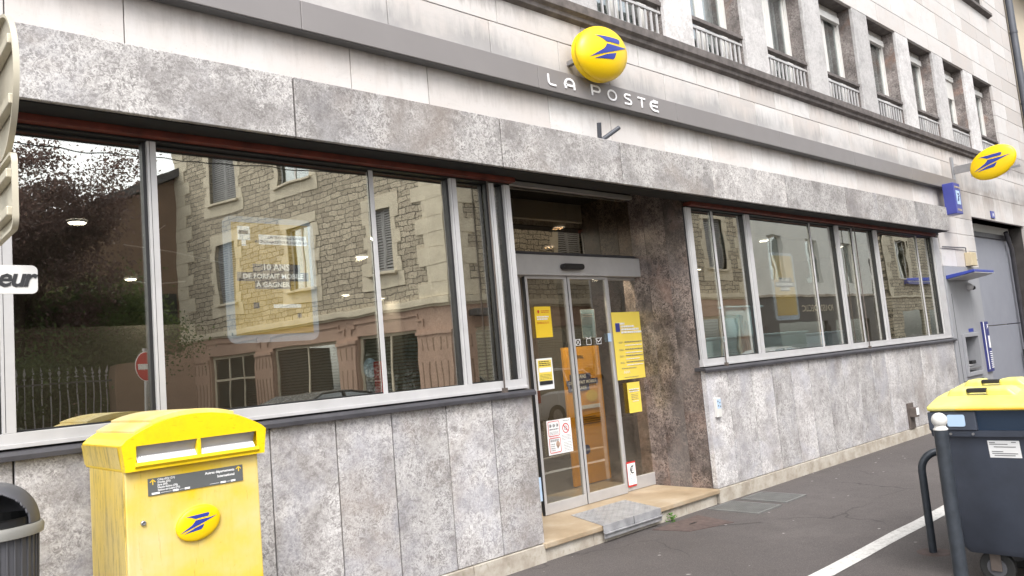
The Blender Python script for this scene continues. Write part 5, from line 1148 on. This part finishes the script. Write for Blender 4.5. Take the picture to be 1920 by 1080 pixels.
quoin_col(q, LA_, -1, 3.60, 10.6, wl=(.95, .62)); quoin_col(q, 0.0, 1, 3.60, 10.6, wl=(1.05, .75))
quoin_col(q, .55 , 1, 3.60, 3.61)
for a_, b_, c_, d_ in hA:
    quoin_col(q, a_, -1, c_-.02, d_, wl=(.34, .20), h=.38, y=-.02); quoin_col(q, b_, 1, c_-.02, d_, wl=(.34, .20), h=.38, y=-.02)
    q.box(a_-.38, b_+.38, -.022, .1, c_-.45, c_-.03); q.box(a_-.3, b_+.3, -.022, .1, d_, d_+.36)
q.build('quoins', 'quoin_stone', HS, frame=fA)
q = MB(); quoin_col(q, LB_, -1, 3.60, 10.6, wl=(1.05, .75)); quoin_col(q, 0.0, 1, 3.60, 10.6, wl=(.6, .38))
for a_, b_, c_, d_ in hB:
    quoin_col(q, a_, -1, c_-.02, d_, wl=(.34, .20), h=.38, y=-.02); quoin_col(q, b_, 1, c_-.02, d_, wl=(.34, .20), h=.38, y=-.02)
    q.box(a_-.38, b_+.38, -.022, .1, c_-.45, c_-.03); q.box(a_-.3, b_+.3, -.022, .1, d_, d_+.36)
q.build('quoins', 'quoin_stone', HS, frame=fB)
for fr, hh in ((fA, hA), (fB, hB)):
    sl = MB()
    for a_, b_, c_, d_ in hh: sl.box(a_-.12, b_+.12, -.12, .12, c_-.08, c_)
    sl.build('sill', 'quoin_stone', HS, frame=fr, bevel=.01)
shutters(HS, fA, *hA[0]); shutters(HS, fA, 9.35, 10.45, 4.53, 6.6); shutters(HS, fA, *hA[4]); shutters(HS, fA, *hA[5]); casement(HS, fA, *hA[1]); casement(HS, fA, *hA[3])
for i, h in enumerate(hB): (shutters if i % 2 == 0 or i == 3 else casement)(HS, fB, *h)
for fr, LL, holes in ((fA, LA_, [(8.55, 11.14, .75, 2.76), (4.5, 7.6, .4, 2.76), (1.3, 3.64, .3, 2.76)]), (fB, LB_, [(.8, 3.4, .1, 2.7), (4.2, 6.8, .5, 2.7), (7.8, 10.6, .5, 2.7), (11.4, 14.2, .1, 2.7)])):
    w_ = MB(); holed(w_, 0, LL, -.2, 3.4, holes); w_.build('shop_front', 'pink_stone', HS, frame=fr)
    c_ = MB(); c_.box(-.05, LL+.05, -.12, .2, 3.40, 3.58); c_.box(-.03, LL+.03, -.06, .2, 3.34, 3.40)
    c_.build('string_course', 'quoin_stone', HS, frame=fr, bevel=.01)
    d_ = MB()
    for a_, b_, z0, z1 in holes:
        stroke(d_, [(a_-.28, z1+.1), (a_-.28, z1+.27), (a_-.1, z1+.27), (a_-.1, z1+.42), (b_+.1, z1+.42), (b_+.1, z1+.27), (b_+.28, z1+.27), (b_+.28, z1+.1)], .05, 0, .035)
    ps = sorted([h[0] for h in holes]+[h[1] for h in holes]+[-.0, LL])
    for k in range(0, len(ps), 2):
        a_, b_ = ps[k]+.05, ps[k+1]-.05
        if b_-a_ < .3: continue
        if b_-a_ > 1.3: b_ = a_+1.15
        d_.box(a_-.03, b_+.03, -.08, 0, 2.56, 2.66); d_.box(a_, b_, -.05, 0, -.1, 2.56)
        n = 3 if b_-a_ < .8 else 5
        for i in range(n): x = a_+(b_-a_)*(i+.75)/(n+.5); d_.box(x-.02, x+.02, -.0525, -.05, .1, 1.85, mi=1); d_.box(x-.02, x+.02, -.0525, -.05, 2.15, 2.48, mi=1)
    d_.build('pilaster', ['pink_stone', 'brown_render'], HS, frame=fr)
    for a_, b_, z0, z1 in holes:
        s = MB(); s.box(a_, a_+.09, .1, .16, z0, z1); s.box(b_-.09, b_, .1, .16, z0, z1); s.box(a_, b_, .1, .16, z1-.09, z1); s.box(a_, b_, .1, .16, z0, z0+.12)
        n = 3 if (fr is fA and a_ > 8) else 2
        for i in range(1, n): x = a_+(b_-a_)*i/n; s.box(x-.03, x+.03, .1, .15, z0, z1)
        if n == 3: s.box(a_, b_, .1, .15, 1.9, 1.96)
        w_ = s.build('display_window', 'quoin_stone', HS, frame=fr); MB().box(a_, b_, .12, .13, z0, z1).build('pane', 'house_glass', w_)
        bl = MB()
        for k in range(26): z = z0+(z1-z0)*k/26; bl.box(a_, b_, .20, .215, z, z+.06)
        bl.build('blind', 'curtain_grey', w_); MB().box(a_, b_, .25, .27, z0, z1).build('blind_shade', 'ledge_dark', w_)
rf = MB(); P4 = [(12.3, -11.2), (27.9, -11.2), (27.9, -24.2), (9.7, -24.2)]
rf.add([(x, y, 10.6) for x, y in P4]+[(15.5, -17.5, 13.4), (24.5, -17.5, 13.4)], [(0, 1, 5, 4), (1, 2, 5), (2, 3, 4, 5), (3, 0, 4), (3, 2, 1, 0)]); rf.build('roof', 'roof_slate', HS)
MB().add([(x, y, z) for z in (-.1, 10.55) for x, y in ((12.75, -11.75), (27.4, -11.75), (27.4, -24), (10.35, -24))], [(0, 1, 5, 4), (1, 2, 6, 5), (2, 3, 7, 6), (3, 0, 4, 7), (4, 5, 6, 7)]).build('inner_wall', 'brown_render', HS)
AW = thing('awning', 'small dark rolled awning on the corner house front', 'awning', (13.5, -11.3, 2.7)); MB().box(13.2, 15.6, -11.40, -10.95, 2.98, 3.18).build('cassette', 'roof_slate', AW, bevel=.03)
# grey rendered house with dark shop front
GH = thing('rendered_house', 'pale grey rendered house over a dark shop front, mirrored in the right shop windows', 'house', (33.5, -11.44, -.14))
fG = FR(39.4, -11.44, -1, 0); LG_ = 11.7
wh = [(39.4-30.74, 39.4-29.6, 4.1, 6.05), (39.4-34.1, 39.4-32.82, 4.0, 6.0), (39.4-37.6, 39.4-36.4, 4.0, 6.0)]
w_ = MB(); holed(w_, 0, LG_, 3.45, 9.2, wh+[(a_, b_, c_+3, d_+2.7) for a_, b_, c_, d_ in wh]); w_.build('wall', 'white_render', GH, frame=fG)
for h in wh: casement(GH, fG, *h); 
MB().box(0, LG_, -.06, .3, 3.40, 3.5).build('ledge', 'plinth_stone', GH, frame=fG)
w_ = MB(); holed(w_, 0, LG_, -.15, 3.40, [(1, 4.5, .4, 2.3), (5.2, 9.5, .4, 2.3)]); w_.build('shop_front', 'roof_slate', GH, frame=fG)
MB().box(1, 9.5, .1, .11, .4, 2.3).build('pane', 'house_glass', GH, frame=fG); MB().box(0, LG_, .9, 1.0, -.1, 3.4).build('shop_inside', 'mat_black', GH, frame=fG)
t = MB(); text_mb(t, 'POUSOIDECLIC', .42, 0, 0, 0, mat=fG@Matrix.Translation((4.6, -.02, 2.75))@Matrix.Rotation(R(90), 4, 'X')) ; t.v = [(fG.inverted()@Vector(v))[:] for v in t.v]; t.build('shop_lettering', 'quoin_stone', GH, frame=fG)
MB().box(-.2, LG_+.2, -.4, 9, 9.2, 9.5).build('roof', 'roof_slate', GH, frame=fG); MB().box(.05, LG_-.05, .35, 9, -.1, 9.2).build('inner_wall', 'white_render', GH, frame=fG)
DPG = thing('rainwater_pipe', 'rainwater pipe between the two stone and rendered houses across the street', 'pipe', (27.66, -11.3, 0)); MB().tube([(27.67, -11.35, -.1), (27.67, -11.35, 9.5)], .06, 8).build('pipe', 'aluminium', DPG, smooth=True)
# further stone house
SH = thing('stone_house', 'further small rubble stone house with a blue balcony band, mirrored in the last right windows', 'house', (45, -11.44, -.14))
fS = FR(50, -11.44, -1, 0); LS_ = 8.6
sh_ = [(50-44.4, 50-43.0, 4.3, 6.4), (1.0, 2.4, 4.3, 6.4)]
w_ = MB(); holed(w_, 0, LS_, 3.4, 9.5, sh_+[(a_, b_, 7.4, 9) for a_, b_, c_, d_ in sh_]); w_.build('stone_wall', 'rubble', SH, frame=fS)
w_ = MB(); holed(w_, 0, LS_, -.15, 3.3, [(1, 3.6, 0, 2.6), (4.4, 7.4, .3, 2.6)]); w_.build('shop_front', 'rubble', SH, frame=fS)
MB().box(0, LS_, -.1, .3, 3.3, 3.4).build('string_course', 'quoin_stone', SH, frame=fS); MB().box(.3, 6.6, -.3, 0, 4.0, 4.25).build('balcony_band', 'deep_blue', SH, frame=fS)
for h in sh_: casement(SH, fS, *h); 
q = MB()
for a_, b_, c_, d_ in sh_: q.box(a_-.25, a_, -.02, .1, c_, d_); q.box(b_, b_+.25, -.02, .1, c_, d_); q.box(a_-.3, b_+.3, -.02, .1, d_, d_+.35)
quoin_col(q, LS_, -1, 3.4, 9.5); q.build('quoins', 'quoin_stone', SH, frame=fS)
MB().box(1, 7.4, .1, .11, 0, 2.6).build('pane', 'house_glass', SH, frame=fS); MB().box(.1, LS_-.1, .35, 8, -.1, 9.4).build('inner_wall', 'mat_black', SH, frame=fS); MB().box(-.2, LS_+.2, -.4, 8, 9.5, 9.8).build('roof', 'roof_slate', SH, frame=fS)
# brown gabled house beyond the garden
BH = thing('gabled_house', 'brown rendered house with a sloping roof edge behind the trees, mirrored in the window', 'house', (8, -24, -.14))
MB().prism([(5.2, -.1), (12, -.1), (12, 10.6), (10.1, 9.62), (5.2, 7.0)], -32, -24.0, axis='y').build('wall', 'brown_render', BH)
MB().prism([(5.0, 7.0), (12.2, 10.75), (12.2, 11.05), (5.0, 7.35)], -32.2, -23.7, axis='y').build('roof', 'roof_slate', BH)
MB().box(8.6, 9.8, -24.0, -23.95, 3.5, 5.2).build('dark_opening', 'mat_black', BH)
GW = thing('garden_wall', 'pale rendered garden wall and gate pillar beside the spiked fence', 'wall', (5.4, -14, -.14))
MB().box(4.92, 5.5, -14.2, -13.7, -.15, 2.36).build('pillar', 'brown_render', GW); MB().box(5.5, 9.25, -21.2, -21.0, -.15, 2.9).build('wall', 'pink_stone', GW)
FN = thing('spiked_fence', 'grey iron fence with spear tips on a low wall, mirrored in the left shop window', 'fence', (2, -13.9, -.14))
MB().box(-6, 4.92, -14.05, -13.85, -.15, .55).build('low_wall', 'brown_render', FN)
f = MB(); f.box(-6, 4.92, -13.97, -13.93, 2.02, 2.06); f.box(-6, 4.92, -13.97, -13.93, .68, .72); f.build('rail', 'iron', FN)
f = MB()
for k in range(70):
    x = 4.8-k*.155; f.box(x-.011, x+.011, -13.96, -13.94, .55, 2.2); f.prism([(x, 2.2), (x+.028, 2.27), (x, 2.40), (x-.028, 2.27)], -13.955, -13.945); f.box(x-.035, x+.035, -13.957, -13.943, 2.16, 2.18)
f.build('bars', 'steel', FN)
def tree(nm, label, x, y, z0, zc, rx, rz, n, mat, seed, th=7.0):
    rg = np.random.default_rng(seed); T_ = thing(nm, label, 'tree', (x, y, -.14))
    t = MB(); t.tube([(x, y, -.14), (x+.06, y, z0*.6), (x-.05, y+.05, z0+.4), (x+.1, y, zc+rz*.4)], [.19, .16, .13, .04], 10)
    tips = []
    for i in range(16):
        a_ = i*2.4; z = z0*.8+(zc-z0)*rg.uniform(.1, 1.1); L_ = rx*rg.uniform(.55, .95); e = (x+math.cos(a_)*L_, y+math.sin(a_)*L_, z+rz*rg.uniform(.2, .8))
        mdl = (x+math.cos(a_)*L_*.5, y+math.sin(a_)*L_*.5, z+rz*.2); t.tube([(x, y, z), mdl, e], [.06, .04, .012], 6); tips += [mdl, e]
    t.build('trunk', 'bark', T_, smooth=True)
    cl = [np.array(e) for e in tips]+[np.array([x, y, zc])+rg.normal(0, 1, 3)*np.array([rx, rx, rz])*.42 for _ in range(55)]
    per = n//len(cl); P_ = np.concatenate([c_+rg.normal(0, 1, (per, 3))*rg.uniform(.18, .42)*np.array([1, 1, .75]) for c_ in cl]); N_ = len(P_)
    u = rg.normal(0, 1, (N_, 3)); u /= np.linalg.norm(u, axis=1)[:, None]; v = np.cross(u, rg.normal(0, 1, (N_, 3))); v /= np.linalg.norm(v, axis=1)[:, None]
    s_ = rg.uniform(.03, .06, (N_, 1)); V = np.stack([P_-u*s_, P_+v*s_*.5, P_+u*s_, P_-v*s_*.5], 1).reshape(-1, 3)-np.array([x, y, -.14])
    me = bpy.data.meshes.new('crown'); me.vertices.add(len(V)); me.vertices.foreach_set('co', V.ravel()); me.loops.add(len(V)); me.loops.foreach_set('vertex_index', np.arange(len(V)))
    me.polygons.add(N_); me.polygons.foreach_set('loop_start', np.arange(0, len(V), 4)); me.update(calc_edges=True); me.validate(); me.materials.append(M[mat])
    o = bpy.data.objects.new('crown', me); COL.objects.link(o); o.parent = T_
tree('plum_tree', 'purple leaved plum tree behind the fence, mirrored in the left shop window', 3.6, -16.3, 2.6, 5.9, 2.3, 1.6, 60000, 'leaf_purple', 3)
tree('garden_tree', 'green bushy tree under and behind the purple one, mirrored in the left shop window', 4.3, -18.6, 1.3, 3.7, 2.7, 1.5, 45000, 'leaf_green', 5)
tree('garden_shrub', 'broad green shrub directly behind the middle of the spiked fence', 2.7, -15.4, .5, 1.9, 2.3, 1.1, 30000, 'leaf_green', 12)
tree('garden_shrub', 'green shrub between the fence pillar and the purple tree', 5.3, -17.2, .8, 2.9, 1.9, 1.5, 30000, 'leaf_green', 13)
tree('garden_shrub', 'dark green shrub at the far left behind the spiked fence', .6, -15.6, .9, 3.2, 1.9, 1.4, 20000, 'leaf_green', 9)
CBL = tag(MB().tube([(-6, -10.5, 6.4)]+[(-6+k*2, -10.5+.02*k, 6.4-.25*math.sin(k/9*3.1)-.0*k) for k in range(1, 15)], .012, 5).build('overhead_cable', 'mat_black'), 'black overhead cable crossing the sky and stone house in the reflection', 'cable')

# ------------------------------------------------------------------ cars and a sign across the street
def car(label, x, y, rot, mat, L_=4.0, W_=1.70, H_=1.48):
    T_ = thing('parked_car', label, 'car', (x, y, -.14), 'cars parked along the street', rot)
    T_['_base'] = (0, 0, 0)
    # stations along x (rear at 0): (x, z_low, z_belt, half width)
    st_ = [(0.0, .38, .80, .70), (.08, .26, .92, .80), (.6, .22, .95, .845), (1.4, .20, .94, .85), (2.6, .20, .93, .85), (3.1, .22, .90, .84), (3.6, .25, .80, .80), (3.92, .32, .66, .70), (4.0, .40, .56, .60)]
    vs = []; 
    for X, zl, zb_, hw in st_:
        X *= L_/4; prof_ = [(-hw*.90, zl), (-hw*.99, zl+.12), (-hw, (zl+zb_)/2), (-hw*.97, zb_-.06), (-hw*.86, zb_), (0, zb_+.025), (hw*.86, zb_), (hw*.97, zb_-.06), (hw, (zl+zb_)/2), (hw*.99, zl+.12), (hw*.90, zl)]
        vs += [(X, a_, z) for a_, z in prof_]
    n = 11; fs = [(i*n+k, i*n+(k+1) % n, (i+1)*n+(k+1) % n, (i+1)*n+k) for i in range(len(st_)-1) for k in range(n)]+[tuple(range(n)), tuple((len(st_)-1)*n+k for k in range(n))]
    bd = MB().add(vs, fs).build('body', mat, T_, smooth=True, bevel=.03, seg=3)
    cab = [(.12, .92, .76), (.42, H_-.12, .62), (.75, H_, .58), (1.7, H_+.02, .58), (2.2, H_-.06, .60), (2.95, .90, .74)]
    vs = []
    for X, z, hw in cab: vs += [(X, -hw, z), (X, hw, z)]
    gl = MB(); bz = .88; base = [(X, s*.775, bz) for X in (.12, 2.98) for s in (-1, 1)]
    top = [(c_[0], c_[2], c_[1]) for c_ in cab]
    V = []; 
    for s in (-1, 1): V += [(.10, s*.78, bz)]+[(X, s*hw, z) for X, hw, z in top]+[(3.0, s*.78, bz)]
    k_ = len(top)+2; F_ = [tuple(range(k_)), tuple(range(2*k_-1, k_-1, -1))]+[(i, i+1, i+1+k_, i+k_) for i in range(k_-1)]
    gl.add(V, F_); g_ = gl.build('cabin', 'mat_black' if False else 'car_glass', T_, bevel=.02)
    dk = MB(); V2 = [(a_*.97+.05, b_*.93, c_*.97) for a_, b_, c_ in V]; dk.add(V2, F_); dk.build('cabin_inside', 'ledge_dark', g_)
    rf_ = MB(); tp = top[1:5]; V = [(X, s*(hw+.012), z+.012) for s in (-1, 1) for X, hw, z in tp]; V += [(X, s*(hw+.01), z-.03) for s in (-1, 1) for X, hw, z in tp]; 
    rf_.add(V, [(0, 1, 5, 4), (1, 2, 6, 5), (2, 3, 7, 6), (0, 8, 9, 1), (1, 9, 10, 2), (2, 10, 11, 3), (4, 5, 13, 12), (5, 6, 14, 13), (6, 7, 15, 14), (0, 4, 12, 8), (3, 11, 15, 7)]); rf_.build('roof', mat, T_, bevel=.01)
    pi = MB()
    for s in (-1, 1):
        for a_, b_ in (((.10, .78, .90), (.45, .63, H_-.10)), ((1.35, .79, .90), (1.38, .60, H_)), ((3.0, .78, .90), (2.2, .615, H_-.05))): pi.tube([(a_[0], s*a_[1], a_[2]), (b_[0], s*b_[1], b_[2])], .028, 6)
    pi.build('pillar', mat, T_, smooth=True)
    for s in (-1, 1):
        for X in (.72, 3.2):
            wh_ = MB().tube([(X, s*(W_/2-.20), .31), (X, s*(W_/2+.005), .31)], .31, 24).build('wheel', 'rubber', T_, smooth=True, bevel=.015); MB().tube([(X, s*(W_/2), .31), (X, s*(W_/2+.012), .31)], .19, 16).build('rim', 'steel', wh_, smooth=True)
        MB().prism([(s*.70, .72), (s*.845, .70), (s*.82, 1.02), (s*.74, 1.0)] if s > 0 else [(s*.845, .70), (s*.70, .72), (s*.74, 1.0), (s*.82, 1.02)], -.015, .14, axis='x').build('tail_light', 'lamp_red', T_, bevel=.01)
        MB().box(3.80, 3.985, s*.68-.1, s*.68+.1, .56, .68).build('headlight', 'pale_blue', T_, bevel=.02)
        MB().box(2.45, 2.62, s*.98-.09, s*.98+.09, .92, 1.03).build('wing_mirror', mat, T_, bevel=.03)
    MB().box(-.02, .02, -.26, .26, .58, .69).build('number_plate', 'paper_white', T_)
    MB().tube([(.01, -.45, .42), (.01, .45, .42)], .03, 6).build('bumper_trim', 'rubber', T_)
    return T_
car('dark grey hatchback with red tail lights, mirrored in the left shop window', 6.25, -8.9, R(-21), 'car_dark')
car('white hatchback mirrored in the entrance doors', 13.2, -8.6, R(-6), 'car_white')
car('greenish grey car at the left of the others, mirrored beside the window post', .0, -8.9, R(3), 'car_green')
car('pale car parked far along the street, mirrored in the right windows', 22.5, -8.7, R(0), 'car_white')
NE = thing('no_entry_sign', 'round red no entry sign with a white bar on a post across the street', 'traffic sign', (3.35, -6.6, -.14))
MB().tube([(3.42, -6.62, -.14), (3.42, -6.62, 2.25)], .03, 8).build('post', 'steel', NE, smooth=True)
fN = Matrix.Translation((3.42, -6.56, 2.0))@Matrix.Rotation(R(155), 4, 'Z')
for r_, y, mt, nm in ((.20, .0, 'paper_white', 'rim'), (.19, -.004, 'red_paint', 'disc')):
    MB().prism([(r_*math.cos(t), r_*math.sin(t)) for t in [2*math.pi*k/32 for k in range(32)]], y-.004, y).build(nm, mt, NE, frame=fN)
MB().box(-.16, .16, -.011, -.009, -.035, .035).build('white_bar', 'paper_white', NE, frame=fN)

for o in bpy.data.objects:
    if '_base' in o.keys(): del o['_base']

# ------------------------------------------------------------------ separate the pieces that stand apart from one another
def split_apart(o):
    me = o.data; nv = len(me.vertices)
    par = list(range(nv))
    def find(a):
        while par[a] != a: par[a] = par[par[a]]; a = par[a]
        return a
    for e in me.edges:
        a, b = find(e.vertices[0]), find(e.vertices[1])
        if a != b: par[a] = b
    isl = {}
    for i in range(nv): isl.setdefault(find(i), []).append(i)
    keys = list(isl)
    if len(keys) < 2 or len(keys) > 600: return 1
    co = np.array([v.co[:] for v in me.vertices]); lo = np.array([co[isl[k]].min(0) for k in keys]); hi = np.array([co[isl[k]].max(0) for k in keys])
    size = (hi-lo).max(1); gap = np.maximum(0, np.maximum(lo[:, None]-hi[None], lo[None]-hi[:, None])); near = np.sqrt((gap**2).sum(2)) <= np.maximum(.02, .5*np.maximum(size[:, None], size[None]))
    comp = [-1]*len(keys); nc = 0
    for s0 in range(len(keys)):
        if comp[s0] >= 0: continue
        st = [s0]; comp[s0] = nc
        while st:
            a = st.pop()
            for b in np.nonzero(near[a])[0]:
                if comp[b] < 0: comp[b] = nc; st.append(b)
        nc += 1
    if nc < 2 or nc > 12: return nc
    group = {}
    for k, c in zip(keys, comp):
        for i in isl[k]: group[i] = c
    for c in range(nc-1, -1, -1):
        m2 = me.copy() if c else me
        b = bmesh.new(); b.from_mesh(m2); bmesh.ops.delete(b, geom=[v for v in b.verts if group[v.index] != c], context='VERTS'); b.to_mesh(m2); b.free()
        if c:
            o2 = o.copy(); o2.data = m2; o2.name = o.name.split('.')[0]; COL.objects.link(o2)
    return nc
KEEP = {'print', 'lettering', 'leaves', 'red_marks', 'headline', 'caption', 'caption_panel', 'sticker_print', 'slot_lip', 'lip_print', 'confetti', 'crown', 'chequer_ribs', 'mark', 'headline_panel', 'pictogram', 'limestone_wall', 'curtain'}
for o in list(bpy.data.objects):
    if o.type == 'MESH' and o.name.split('.')[0] not in KEEP and o.parent is not None: split_apart(o)
